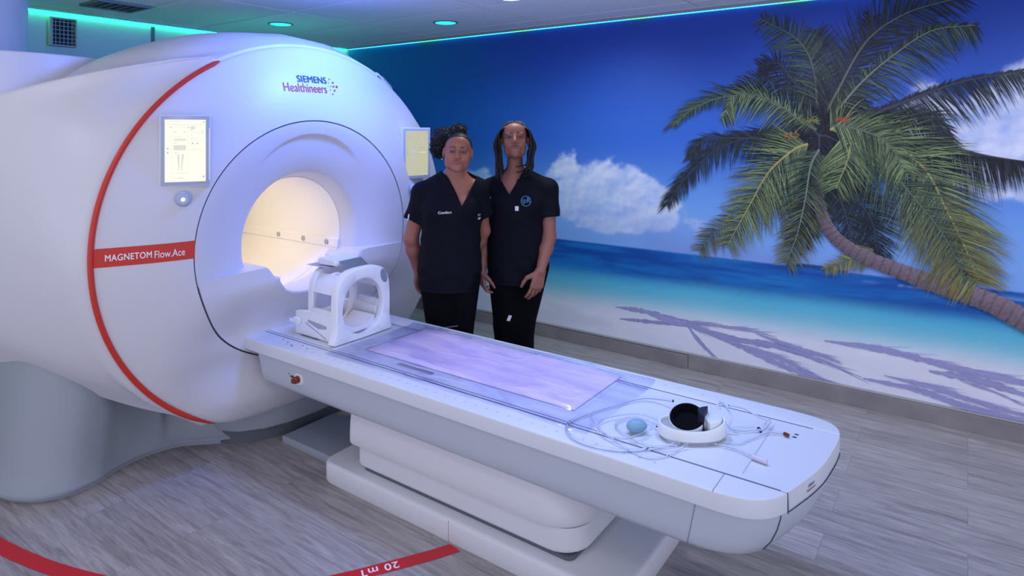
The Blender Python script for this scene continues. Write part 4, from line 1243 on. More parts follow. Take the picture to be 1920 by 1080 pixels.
# base tray: block with angled side and slots
MB().prism([(HX0, T0), (-2.451, T0), (-2.451, T0 + .118), (-2.60, T0 + .128), (HX0, T0 + .110)], HYc - .150, HYc - .118, .004, axis='y').build('tray_side', M_COIL, HC, 35)
MB().prism([(HX0, T0), (-2.451, T0), (-2.451, T0 + .118), (-2.60, T0 + .128), (HX0, T0 + .110)], HYc + .118, HYc + .150, .004, axis='y').build('tray_side', M_COIL, HC, 35)
MB().box(HX0, -2.451, HYc - .117, HYc + .117, T0, T0 + .022, .003).build('tray_floor', M_COIL, HC)
MB().box(HX0, HX0 + .03, HYc - .117, HYc + .117, T0 + .023, T0 + .085, .004).build('tray_back', M_COIL, HC)
# side details: recessed slot, diagonal line, latch
MB().prism([(-2.64, T0 + .082), (-2.50, T0 + .072), (-2.50, T0 + .058), (-2.56, T0 + .050), (-2.64, T0 + .072)], HYc - .1518, HYc - .1502, axis='y').build('side_slot', mat('coil_recess', (.38, .40, .48), .5), HC, None)
MB().prism([(-2.66, T0 + .062), (-2.657, T0 + .066), (-2.50, T0 + .012), (-2.503, T0 + .009)], HYc - .1518, HYc - .1502, axis='y').build('side_groove', MATS['coil_recess'], HC, None)
lt = MB().box(-2.735, -2.69, HYc - .170, HYc - .1505, T0 + .055, T0 + .085, .004).box(-2.75, -2.725, HYc - .180, HYc - .1705, T0 + .062, T0 + .078, .003)
lt.build('side_latch', M_COIL, HC, 35)
# side shells linking the arches (upper quarter strips) with window gap
def shell(a0, a1, x0, x1, r0=.152, rz=.185, th=.012, n=14):
    rg = []
    for x in (x0, x1):
        pass
    outer = [(HYc + r0 * math.cos(a), zh + rz * math.sin(a)) for a in np.linspace(a0, a1, n)]
    inner = [(HYc + (r0 - th) * math.cos(a), zh + (rz - th) * math.sin(a)) for a in np.linspace(a1, a0, n)]
    return MB().prism(outer + inner, x0, x1, .002, 2, axis='x')
shell(math.radians(125), math.radians(158), -2.614, -2.451).build('side_shell', M_COIL, HC, 40)
shell(math.radians(22), math.radians(55), -2.614, -2.451).build('side_shell', M_COIL, HC, 40)
shell(math.radians(182), math.radians(205), -2.614, -2.451, rz=.15).build('side_bar', M_COIL, HC, 40)
shell(math.radians(-25), math.radians(-2), -2.614, -2.451, rz=.15).build('side_bar', M_COIL, HC, 40)
# thin printed inner liner (clear) forming the round tube
M_CLEARP = mat('clear_shell', (.80, .84, .92), .08, trans=.85, ior=1.1, alpha=.45)
rg = [[(x, HYc + r * math.cos(t), zh + r * 1.09 * math.sin(t)) for t in np.linspace(0, 2 * math.pi, 60, endpoint=False)] for x, r in ((-2.61, .120), (-2.45, .120))]
MB().loft(rg).build('inner_liner', M_CLEARP, HC, 40)
# head cushion
MB().prism([(HYc - .085, zh - .118), (HYc - .04, zh - .126), (HYc + .04, zh - .126), (HYc + .085, zh - .118), (HYc + .096, zh - .07), (HYc + .05, zh - .098), (HYc, zh - .104), (HYc - .05, zh - .098), (HYc - .096, zh - .07)], -2.60, -2.43, .006, axis='x').build('head_cushion', mat('cushion', (.80, .81, .88), .6), HC, 50)
# mirror holder on top
mh = MB().prism([(-2.66, .918), (-2.53, .924), (-2.53, .936), (-2.55, .950), (-2.66, .955), (-2.675, .935)], HYc - .07, HYc + .085, .006, axis='y').build('mirror_holder', M_COIL, HC, 35)
MB().prism([(-2.5285, .946), (-2.522, .949), (-2.462, .912), (-2.468, .906)], HYc - .055, HYc + .085, .001, axis='y').build('mirror', mat('mirror_glass', (.34, .38, .40), .12, metal=.6), mh)
MB().box(-2.72, -2.56, HYc - .10, HYc + .02, .9165, .9175).build('clip_bar', MATS['coil_recess'], HC)
MB().prism([(-2.535, .90), (-2.45, .88), (-2.45, .90), (-2.535, .935)], HYc + .05, HYc + .09, .003, axis='y').build('mirror_arm', M_COIL, HC)

# ------------------------------------------------------------------ headset
def headset():
    c = at_z(1297, 818, TZ)
    HS = thing('headset', 'white oval headset with black ear pads lying on the foot end of the table', 'headset', (c[0], c[1], TZ + .001), TH)
    # local frame: x to the right of the picture, y away
    M_HS = mat('headset_plastic', (.80, .82, .80), .35)
    n = 64; z0 = .001
    def ov(a, b, dx=0, dy=0, p=.9): return [(dx + a * math.copysign(abs(math.cos(t)) ** p, math.cos(t)), dy + b * math.copysign(abs(math.sin(t)) ** p, math.sin(t))) for t in [2 * math.pi * k / n for k in range(n)]]
    A, B = .112, .070
    def zt(x): return .042 + .020 * max(0, x / A) ** 2 + .006 * max(0, -x / A) ** 2
    rg = []
    for a, b, f_ in [(A - .012, B - .012, 0), (A - .010, B - .010, .02), (A, B, .25), (A, B, .85), (A - .003, B - .003, 1), (A - .009, B - .009, 1), (A - .012, B - .012, .85), (A - .012, B - .012, 0)]:
        rg.append([(x, y, z0 + f_ * zt(x)) for x, y in ov(a, b)])
    MB().loft(rg).build('band_shell', M_HS, HS, 40, local=True)
    # solid cheek block at the right
    bl = [(x, y) for x, y in ov(A - .014, B - .014) if x > .048]
    bl = sorted(bl, key=lambda p: p[1])
    MB().prism([(.046, bl[0][1])] + bl + [(.046, bl[-1][1]), (.030, 0.02), (.036, -.02)], z0, .066, .005).build('cheek_block', M_HS, HS, 35, local=True)
    MB().prism([(-.098, -.012), (-.07, -.032), (-.055, -.04), (-.055, .04), (-.075, .038), (-.098, .02)], z0, .040, .004).build('cheek_block', mat('headset_grey', (.40, .43, .40), .5), HS, 35, local=True)
    # round black ear cup leaning in the band
    M = Matrix.Translation((-.012, .010, .050)) @ Matrix.Rotation(math.radians(-12), 4, 'Y') @ Matrix.Rotation(math.radians(20), 4, 'X')
    k_ = 48
    def cr(r, z): return [(r * math.cos(2 * math.pi * i / k_), r * math.sin(2 * math.pi * i / k_), z) for i in range(k_)]
    MB().loft([cr(.044, -.02), cr(.058, -.018), cr(.061, -.006), cr(.061, .010), cr(.0595, .014), cr(.0565, .012), cr(.0565, -.012)], cap0=True).xform(M).build('ear_cup', M_HS, HS, 40, local=True)
    MB().loft([cr(.055, -.010), cr(.0560, .013), cr(.054, .018), cr(.049, .018), cr(.044, .008), cr(.040, -.006), cr(.004, -.008)], cap0=True, cap1=True).xform(M).build('ear_pad', M_BLACK, HS, 60, local=True)
    # second pad seen edge-on: a dark crescent
    cr_ = []
    for t in np.linspace(0, 1, 14):
        cr_.append((.028 + .034 * t, -.052 + .074 * t ** .8 + .006))
    back = [(x - .003 - .020 * math.sin(math.pi * i / 13), y + .010 * math.sin(math.pi * i / 13)) for i, (x, y) in enumerate(cr_)]
    MB().prism(cr_ + back[::-1][1:-1], .020, .088, .002).build('ear_pad', mat('navy_foam', (.012, .014, .035), .6), HS, 40, local=True)
    return HS
headset()

# squeeze ball, tubes
bc = at_z(1192, 812, TZ)
bz = TZ + .024
ball = MB(); rg = []
nn_ = 32
for k in range(1, 24):
    t = math.pi * k / 24; s = math.sin(t); c = math.cos(t)
    r = .022 * s; x = -.034 * c * (1 + .15 * (c < 0)) if c < 0 else -.032 * c
    rg.append([(x, r * math.cos(2 * math.pi * i / nn_) * 1.05, r * math.sin(2 * math.pi * i / nn_)) for i in range(nn_)])
ball.loft(rg, cap0=True, cap1=True).xform(Matrix.Translation((bc[0], bc[1] + .0, bz)) @ Matrix.Rotation(TH + .1, 4, 'Z'))
SB = ball.build('squeeze_ball', mat('pale_blue_rubber', (.22, .40, .50), .5), None, 60)
setp(SB, 'pale blue rubber squeeze bulb lying among the clear tubes left of the headset', 'squeeze bulb')
def table_curve(px, z=.0, zz=None):
    out = []
    for i, p in enumerate(px):
        h = p[2] if len(p) > 2 else z
        out.append(at_z(p[0], p[1], TZ + h))
    return spline(out, 8)
def tube_thing(name, label, px, r, zz=.006, mt=None, cat='tube', group='clear air hoses on the patient table'):
    o = MB().tube(table_curve(px, zz), r, 10).build(name, mt or M_CLEAR, None, 60)
    return setp(o, label, cat, group)
tube_thing('air_hose', 'thick clear hose in a wide loop at the left of the headset',
           [(1262, 752, .03), (1240, 748, .02), (1205, 746, .012), (1160, 757, .010), (1110, 772, .010), (1075, 787, .009), (1062, 803, .008), (1075, 822, .007), (1110, 836, .007), (1165, 845, .007), (1215, 842, .007), (1262, 834, .007), (1285, 828, .008)], .0050)
tube_thing('air_hose', 'thinner clear hose crossing in loops round the pale blue bulb',
           [(1232, 800, .012), (1218, 790, .012), (1190, 782, .010), (1162, 788, .009), (1155, 800, .008), (1172, 815, .008), (1200, 830, .010), (1225, 838, .014), (1270, 836, .014)], .0034)
tube_thing('air_hose', 'thin clear hose hanging in the low loop nearest the table edge',
           [(1240, 790, .016), (1200, 776, .014), (1150, 780, .014), (1125, 790, .014), (1125, 805, .014), (1150, 825, .012), (1180, 845, .005), (1215, 859, .004), (1250, 856, .004), (1275, 842, .006), (1290, 832, .016)], .0030)
tube_thing('air_hose', 'short clear hose leading from the pale blue bulb toward the left loop',
           [(1222, 804, .018), (1200, 814, .022), (1175, 822, .014), (1140, 818, .015), (1118, 800, .018), (1106, 778, .020)], .0026)
tube_thing('air_hose', 'clear hose in an upright loop at the right of the headset',
           [(1362, 802, .02), (1372, 785, .05), (1366, 768, .075), (1352, 755, .08), (1345, 760, .06), (1350, 765, .04)], .0042)
tube_thing('air_hose', 'clear hose arching from the upright loop to the clear junction',
           [(1366, 760, .075), (1395, 766, .06), (1418, 779, .04), (1442, 789, .02)], .0028)
tube_thing('air_hose', 'clear hose running straight from the headset to the clear junction',
           [(1366, 803, .008), (1390, 807, .008), (1424, 805, .008)], .0032)
tube_thing('air_hose', 'clear hose bowing below the headset up to the junction and the red connector',
           [(1358, 830, .006), (1385, 832, .006), (1410, 822, .006), (1440, 811, .008), (1470, 812, .006)], .0030)
tube_thing('air_hose', 'clear hose running to the white plug at the table foot',
           [(1290, 834, .006), (1340, 834, .006), (1375, 840, .008), (1408, 854, .008)], .0034)
# junction, connectors
jp = at_z(1432, 803, TZ)
J = MB().tube([at_z(1424, 806, TZ + .012), at_z(1434, 800, TZ + .016), at_z(1444, 789, TZ + .022)], [.010, .008, .006], 14).build('tube_junction', M_CLEAR, None)
setp(J, 'clear plastic junction piece joining the hoses right of the headset', 'connector')
a_, b_ = Vector(at_z(1409, 855, TZ + .010)), Vector(at_z(1438, 866, TZ + .010))
wp = MB().tube([a_, a_ + (b_ - a_) * .1, a_ + (b_ - a_) * .9, b_], [.006, .0085, .0085, .007], 12).build('hose_plug', mat('milky_plug', (.66, .62, .68), .35), None, 35)
setp(wp, 'pale cylindrical plug pushed into the recess at the table foot', 'connector')
a_, b_ = Vector(at_z(1470, 813, TZ + .008)), Vector(at_z(1479, 817, TZ + .008))
rp = MB().tube([a_, b_], .0065, 4).build('hose_connector', mat('brown_connector', (.16, .03, .02), .4), None, 30)
setp(rp, 'small dark red square connector at the end of the thin hose', 'connector')
sp_ = MB()
for (u, v_) in ((1495, 815), (1491, 820)):
    q = at_z(u, v_, TZ); sp_.box(q[0] - .008, q[0] + .004, q[1] - .003, q[1] + .003, TZ - .0008, TZ + .0008)
sp_.build('socket_slot', M_SEAM, board, None)

# ------------------------------------------------------------------ red line on the floor
FL = thing('floor_line', 'curved red safety line taped on the floor in front of the scanner, marked 20 mT', 'floor marking', (-2.3, 1.2, 0))
px_l = [(-160, 930), (-60, 988), (0, 1024), (60, 1052), (130, 1076), (240, 1102), (330, 1114), (430, 1116), (540, 1106), (650, 1083), (740, 1060), (810, 1041), (858, 1026)]
cl = spline([at_z(u, v_, 0.0) for u, v_ in px_l], 14)
vs = []
for i, p in enumerate(cl):
    tg = cl[min(i + 1, len(cl) - 1)] - cl[max(i - 1, 0)]; tg /= np.linalg.norm(tg); nn = np.array([-tg[1], tg[0], 0])
    for q in (p + nn * .029, p - nn * .029): vs.append((q[0], min(q[1], 1.869), .0015))
tape = obj('tape', vs, [(2 * i, 2 * i + 1, 2 * i + 3, 2 * i + 2) for i in range(len(cl) - 1)], M_REDTAPE, FL, None)
def on_tape(v, s0):
    # bend text along the tape, read from the scanner side
    L = np.r_[0, np.cumsum([np.linalg.norm(cl[i + 1] - cl[i]) for i in range(len(cl) - 1)])]
    out = []
    for p in v:
        s = s0 - p[0]
        k = min(max(int(np.searchsorted(L, s)) - 1, 0), len(cl) - 2); t = (s - L[k]) / (L[k + 1] - L[k])
        c = cl[k] * (1 - t) + cl[k + 1] * t; tg = cl[k + 1] - cl[k]; tg /= np.linalg.norm(tg); nn = np.array([-tg[1], tg[0], 0])
        out.append((c + nn * (-p[1]))[:2].tolist() + [.0022])
    return out
L_ = np.r_[0, np.cumsum([np.linalg.norm(cl[i + 1] - cl[i]) for i in range(len(cl) - 1)])]
tx = np.array(at_z(712, 1066, 0)); kk = int(np.argmin([np.linalg.norm(c - tx) for c in cl]))
v, f = text_mesh('20 mT', .052, bold=.0006, space=1.1)
obj('lettering', on_tape(v, L_[kk]), f, M_WTEXT, tape, None)
# ------------------------------------------------------------------ people: bodies grown as one surface from blended volumes
def smin(a, b, k):
    h = np.clip(0.5 + 0.5 * (b - a) / k, 0, 1)
    return b * (1 - h) + a * h - k * h * (1 - h)
def smax(a, b, k): return -smin(-a, -b, k)

class Field:
    """signed distance on a regular grid, combined volume by volume"""
    def __init__(s, lo, hi, h):
        s.h = h; s.lo = np.array(lo, float)
        n = np.ceil((np.array(hi) - s.lo) / h).astype(int) + 1
        s.n = n
        s.ax = [(s.lo[i] + h * np.arange(n[i])).astype(np.float32) for i in range(3)]
        s.d = np.full(tuple(n), 0.5, np.float32)
    def region(s, lo, hi):
        sl = []
        for i in range(3):
            a = int(np.clip(np.floor((lo[i] - s.lo[i]) / s.h), 0, s.n[i])); b = int(np.clip(np.ceil((hi[i] - s.lo[i]) / s.h) + 1, 0, s.n[i]))
            if b <= a: return None
            sl.append(slice(a, b))
        return tuple(sl)
    def pts(s, sl):
        return np.meshgrid(s.ax[0][sl[0]], s.ax[1][sl[1]], s.ax[2][sl[2]], indexing='ij')
    def apply(s, lo, hi, fn, k, op='u'):
        pad = 3 * k + .02
        sl = s.region([a - pad for a in lo], [a + pad for a in hi])
        if sl is None: return
        X, Y, Z = s.pts(sl); q = fn(X, Y, Z)
        if op == 'u': s.d[sl] = smin(s.d[sl], q, k)
        elif op == 's': s.d[sl] = smax(s.d[sl], -q, k)
    def cap(s, a, b, r1, r2, k=.02, sx=1.0, sy=1.0, op='u'):
        a = np.array(a, float); b = np.array(b, float); ab = b - a; L2 = ab @ ab + 1e-12; R = max(r1, r2) * max(1, sx, sy)
        def fn(X, Y, Z):
            t = np.clip(((X - a[0]) * ab[0] + (Y - a[1]) * ab[1] + (Z - a[2]) * ab[2]) / L2, 0, 1)
            dx = (X - a[0] - ab[0] * t) / sx; dy = (Y - a[1] - ab[1] * t) / sy; dz = Z - a[2] - ab[2] * t
            return (np.sqrt(dx * dx + dy * dy + dz * dz) - (r1 + (r2 - r1) * t)) * min(sx, sy, 1)
        s.apply(np.minimum(a, b) - R, np.maximum(a, b) + R, fn, k, op)
    def ell(s, c, r, k=.02, M=None, op='u'):
        """ellipsoid; M: local->world 4x4 with c,r in local coordinates"""
        c = np.array(c, float); r = np.array(r, float)
        R = max(r)
        wc = np.array((M @ Vector(c))[:]) if M is not None else c
        Mi = np.array(M.inverted()) if M is not None else None
        def fn(X, Y, Z):
            if Mi is not None:
                X, Y, Z = [Mi[i, 0] * X + Mi[i, 1] * Y + Mi[i, 2] * Z + Mi[i, 3] for i in range(3)]
            u = (X - c[0]) / r[0]; v = (Y - c[1]) / r[1]; w = (Z - c[2]) / r[2]
            k0 = np.sqrt(u * u + v * v + w * w); k1 = np.sqrt((u / r[0]) ** 2 + (v / r[1]) ** 2 + (w / r[2]) ** 2) + 1e-9
            return k0 * (k0 - 1) / k1
        s.apply(wc - R, wc + R, fn, k, op)
    def mesh(s):
        d = s.d; n = d.shape
        ins = d < 0
        c = ins[:-1, :-1, :-1].astype(np.int8)
        cnt = np.zeros(tuple(m - 1 for m in n), np.int8)
        for i in (0, 1):
            for j in (0, 1):
                for k in (0, 1):
                    cnt += ins[i:n[0] - 1 + i, j:n[1] - 1 + j, k:n[2] - 1 + k]
        act = (cnt > 0) & (cnt < 8)
        I = np.argwhere(act)
        idm = np.full(act.shape, -1, np.int64); idm[act] = np.arange(len(I))
        P = np.zeros((len(I), 3)); W = np.zeros(len(I))
        cor = [(i, j, k) for i in (0, 1) for j in (0, 1) for k in (0, 1)]
        val = {c_: d[I[:, 0] + c_[0], I[:, 1] + c_[1], I[:, 2] + c_[2]].astype(float) for c_ in cor}
        for a in cor:
            for ax in range(3):
                if a[ax] == 0:
                    b = list(a); b[ax] = 1; b = tuple(b)
                    va, vb = val[a], val[b]; m = (va < 0) != (vb < 0)
                    t = np.where(m, va / np.where(m, va - vb, 1), 0)
                    p = np.tile(np.array(a, float), (len(I), 1)); p[:, ax] = t
                    P += p * m[:, None]; W += m
        P = P / np.maximum(W, 1)[:, None]
        V = (I + P) * s.h + s.lo
        F_ = []
        for ax in range(3):
            o = [0, 1, 2]; o.remove(ax)
            sl0 = [slice(None)] * 3; sl1 = [slice(None)] * 3
            sl0[ax] = slice(0, -1); sl1[ax] = slice(1, None)
            e0 = ins[tuple(sl0)]; e1 = ins[tuple(sl1)]
            E = np.argwhere(e0 != e1)
            ok = (E[:, o[0]] > 0) & (E[:, o[1]] > 0) & (E[:, o[0]] < n[o[0]] - 1) & (E[:, o[1]] < n[o[1]] - 1)
            E = E[ok]
            s0 = e0[tuple(E.T)]
            q = []
            for (da, db) in ((-1, -1), (0, -1), (0, 0), (-1, 0)):
                J = E.copy(); J[:, o[0]] += da; J[:, o[1]] += db
                q.append(idm[tuple(J.T)])
            q = np.stack(q, 1)
            flip = s0 if ax != 1 else ~s0
            q = np.where(flip[:, None], q, q[:, ::-1])
            F_.append(q[(q >= 0).all(1)])
        return V, np.concatenate(F_)

def hand(fl, wrist, d, nrm, side, curls, size=1.0, thumb=(.6, .5), spread=.06):
    """five separate fingers; d along the hand, nrm out of the back, side toward the thumb"""
    d = Vector(d).normalized(); side = Vector(side); side = (side - d * side.dot(d)).normalized(); nrm = Vector(nrm); nrm = (nrm - d * nrm.dot(d) - side * nrm.dot(side)).normalized()
    w = Vector(wrist); s = size
    offs = (.027, .009, -.009, -.026); ln = (.068, .076, .070, .055); pl_ = (.083, .086, .082, .075); fr = (.0088, .0088, .0084, .0074)
    for i in range(4):
        kn = w + d * pl_[i] * s + side * offs[i] * s
        fl.cap(w + side * offs[i] * .55 * s, kn, .0145 * s, .0115 * s, .012, op='u')
    for i in range(4):
        kn = w + d * pl_[i] * s + side * offs[i] * s
        dr = (d + side * spread * (1.5 - i)).normalized(); p = kn; a = 0
        for j, (fq, cu) in enumerate(zip((.46, .30, .24), curls[i])):
            a += cu
            v = dr * math.cos(a) - nrm * math.sin(a)
            q = p + v * ln[i] * fq * s
            fl.cap(p, q, fr[i] * (1 - .08 * j) * s, fr[i] * (.92 - .08 * j) * s, .003)
            p = q
    b = w + d * .022 * s + side * .022 * s - nrm * .006 * s
    q = b + (d * .55 + side * thumb[0] - nrm * thumb[1] * .5).normalized() * .044 * s
    fl.cap(b, q, .0155 * s, .0118 * s, .010)
    r = q + (d * .85 + side * thumb[0] * .35 - nrm * thumb[1] * .6).normalized() * .030 * s
    fl.cap(q, r, .0105 * s, .0092 * s, .003)
    t = r + (d * .95 + side * .05 - nrm * thumb[1] * .6).normalized() * .024 * s
    fl.cap(r, t, .0092 * s, .0072 * s, .003)

def face_prims(fl, M, g=1.0, smile=0.0, fat=0.0):
    E = lambda c, r, k=.01, op='u': fl.ell([x * g for x in c], [x * g for x in r], k, M, op)
    E((0, .020, .032), (.0735, .088, .078), .02)
    E((0, -.012, -.020), (.0600 + fat, .068, .082), .03)
    E((0, -.045, .045), (.052, .040, .042), .03)
    E((0, -.055, -.088), (.024 + fat * .5, .022, .018), .03)
    for s in (1, -1):
        E((s * .036, -.050, -.026), (.024 + fat * .6, .024, .026), .022)
        E((s * (.043 + fat * .7), -.008, -.058), (.014, .030, .026), .03)
        E((s * .030, -.084, .003), (.0180, .0105, .0115), .010, 's')
        E((s * .0305, -.0655, .002), (.0150, .0150, .0135), .004)
        E((s * .0305, -.0838, .0008), (.0128, .0090, .0052), .0012, 's')
        E((s * .028, -.074, .020), (.020, .010, .006), .010)
        E((s * .0125, -.088, -.030), (.0085, .0095, .0075), .006)
        E((s * .0765, .012, -.004), (.007, .016, .029), .006)
    A = lambda c: np.array((M @ Vector([x * g for x in c]))[:])
    fl.cap(A((0, -.080, .012)), A((0, -.096, -.024)), .0075 * g, .0105 * g, .010)
    fl.ell([0, -.0965 * g, -.0285 * g], [.0105 * g, .0100 * g, .0085 * g], .006, M)
    for s in (1, -1):
        E((s * .0065, -.099, -.0365), (.0032, .004, .003), .002, 's')
    # mouth mound and lips
    E((0, -.067, -.055), (.031, .013, .018), .015)
    n = 6
    for i in range(n):
        a, b = -1 + 2 * i / n, -1 + 2 * (i + 1) / n
        f = lambda t, up: (t * .0280, -.0835 + .013 * t * t, (-.0508 if up else -.0592) + (smile * .006 * t * t) + ((-.0040 if up else .0045) * t * t))
        rr = lambda t: (.0041 - .0023 * abs(t))
        fl.cap(A(f(a, 1)), A(f(b, 1)), rr(a) * g, rr(b) * g, .004)
        fl.cap(A(f(a, 0)), A(f(b, 0)), (rr(a) + .0012) * g, (rr(b) + .0012) * g, .004)
    for i in range(n):
        a, b = -1 + 2 * i / n, -1 + 2 * (i + 1) / n
        f = lambda t: (t * .030, -.0915 + .013 * t * t, -.0545 + smile * .008 * t * t)
        fl.cap(A(f(a)), A(f(b)), .0014 * g, .0014 * g, .0015, op='s')

def face_colors(V, M, g, skin, lip, brow):
    Mi = np.array(M.inverted()); q = (V @ Mi[:3, :3].T + Mi[:3, 3]) / g
    C = np.tile(np.array(skin), (len(V), 1))
    x, y, z = q[:, 0], q[:, 1], q[:, 2]
    front = y < -.03
    lp = front & (np.abs(x) < .0290) & (np.abs(z + .0548 - .006 * (x / .0235) ** 2 * 0) < .0088 * np.sqrt(np.clip(1 - (x / .0300) ** 2, 0, 1)) ** .8) & (y < -.073)
    C[lp] = lip
    bz = .0215 + .004 * np.sin((np.abs(x) - .010) / .04 * math.pi) ; bw = .0036 * np.clip((.050 - np.abs(x)) / .03, .3, 1)
    br = front & (np.abs(x) > .011) & (np.abs(x) < .050) & (np.abs(z - bz) < bw)
    C[br] = brow
    ld = front & (np.abs(np.hypot((np.abs(x) - .0305) / .0135, (z - .001) / .0062) - 1) < .22) & (y < -.06)
    C[ld] = np.array(skin) * .35
    un = front & (np.hypot((np.abs(x) - .0305) / .019, (z - .001) / .013) < 1) & ~ld
    C[un] = np.array(skin) * .86
    cheek = front & (np.hypot((np.abs(x) - .036) / .02, (z + .028) / .018) < 1)
    C[cheek] = np.array(skin) * np.array([1.08, .98, .96])
    return C

M_CLOTH = mat('navy_scrub_cloth', (.0020, .0028, .0080), .8, bump=.12, bscale=700, spec=.22)
M_TROUS = mat('black_trouser_cloth', (.002, .002, .0035), .9, bump=.1, bscale=500, spec=.15)
M_HAIR = mat('black_hair', (.006, .005, .006), .5)
M_EYEW = mat('eye_white', (.62, .60, .60), .15)
M_IRIS = mat('dark_iris', (.018, .010, .008), .08)
M_SHOE = mat('dark_shoe', (.02, .02, .022), .5)
M_TAG = mat('white_tag', (.75, .75, .78), .6)
M_LOGO = mat('light_blue_embroidery', (.08, .34, .60), .6)
SKIN = vcol_mat('skin', .48, bump=.05, bscale=260, sub=.06)

def finish_person(root, fields, hide, M, g, skin, lip, brow):
    """join body, head and hand surfaces in one mesh"""
    V = []; F_ = []; n = 0
    for fl, (lo, hi) in fields:
        v, f = fl.mesh()
        c = v[f].mean(1)
        keep = ((c >= np.array(lo)) & (c <= np.array(hi))).all(1)
        f = f[keep]
        V.append(v); F_.append(f + n); n += len(v)
    V = np.concatenate(V); F_ = np.concatenate(F_)
    used = np.zeros(len(V), bool); used[F_.ravel()] = True
    remap = np.cumsum(used) - 1
    V = V[used]; F_ = remap[F_]
    C = face_colors(V, M, g, skin, lip, brow)
    o = obj('body', V, F_.tolist(), SKIN, root, 180, colors=C, local=True)
    for p in ((1), (-1)):
        c = (M @ Vector((p * .0305 * g, -.0650 * g, .001 * g)))
        n_ = 20; mb = MB()
        R = .0138 * g
        for_ = []
        fw = (M.to_3x3() @ Vector((0, -1, 0))).normalized()
        B = fw.to_track_quat('Z', 'Y').to_matrix().to_4x4(); T = Matrix.Translation(c) @ B
        rg = [[(R * math.sin(a) * math.cos(2 * math.pi * k / n_), R * math.sin(a) * math.sin(2 * math.pi * k / n_), R * math.cos(a)) for k in range(n_)] for a in np.linspace(.36, 2.6, 9)]
        e = MB().loft(rg, cap1=True).xform(T).build('eye', M_EYEW, root, 180, local=True)
        rg = [[(R * 1.006 * math.sin(a) * math.cos(2 * math.pi * k / n_), R * 1.006 * math.sin(a) * math.sin(2 * math.pi * k / n_), R * 1.006 * math.cos(a)) for k in range(n_)] for a in np.linspace(.48, .03, 5)]
        MB().loft(rg, cap1=True).xform(T).build('iris', M_IRIS, e, 180, local=True)
    return o

def field_obj(name, fl, m, root, smooth=180):
    v, f = fl.mesh()
    return obj(name, v, f.tolist(), m, root, smooth, local=True), v, f

def project_text(v, f, x0, z0, bvh, ydir=1, off=.0022):
    out = []
    for p in v:
        hit = bvh.ray_cast(Vector((x0 + p[0], -1.0, z0 + p[1])), Vector((0, 1, 0)))
        y = hit[0].y if hit[0] is not None else 0
        out.append((x0 + p[0], y - off, z0 + p[1]))
    return out

def legs(fl, hip, knee, ankle, r=(.088, .056, .042), grow=0.0, k=.03):
    for s in (0, 1):
        fl.cap(hip[s], knee[s], r[0] + grow, r[1] + grow, k, sy=1.05)
        fl.cap(knee[s], ankle[s], r[1] + grow, r[2] + grow, .02)

def shoe(root, a, sgn):
    fl = Field((a[0] - .07, a[1] - .22, -.002), (a[0] + .07, a[1] + .10, .13), .006)
    fl.cap((a[0], a[1] + .02, .035), (a[0] + sgn * .012, a[1] - .13, .028), .038, .034, .02)
    fl.cap((a[0], a[1] + .005, .035), (a[0], a[1] + .0, .085), .040, .042, .03)
    sl = fl.region(fl.lo, fl.lo + fl.n * fl.h); X, Y, Z = fl.pts(sl)
    fl.d = np.maximum(fl.d, .003 - Z)
    field_obj('shoe', fl, M_SHOE, root)

def neck_cut(X, Y, Z, x0, zv, zc, w, yb):
    """V opening of a shirt: negative inside"""
    hw = (Z - zv) / (zc - zv) * w
    return np.maximum(np.maximum((np.abs(X - x0) - hw) * .85, zv - Z), Y - yb)


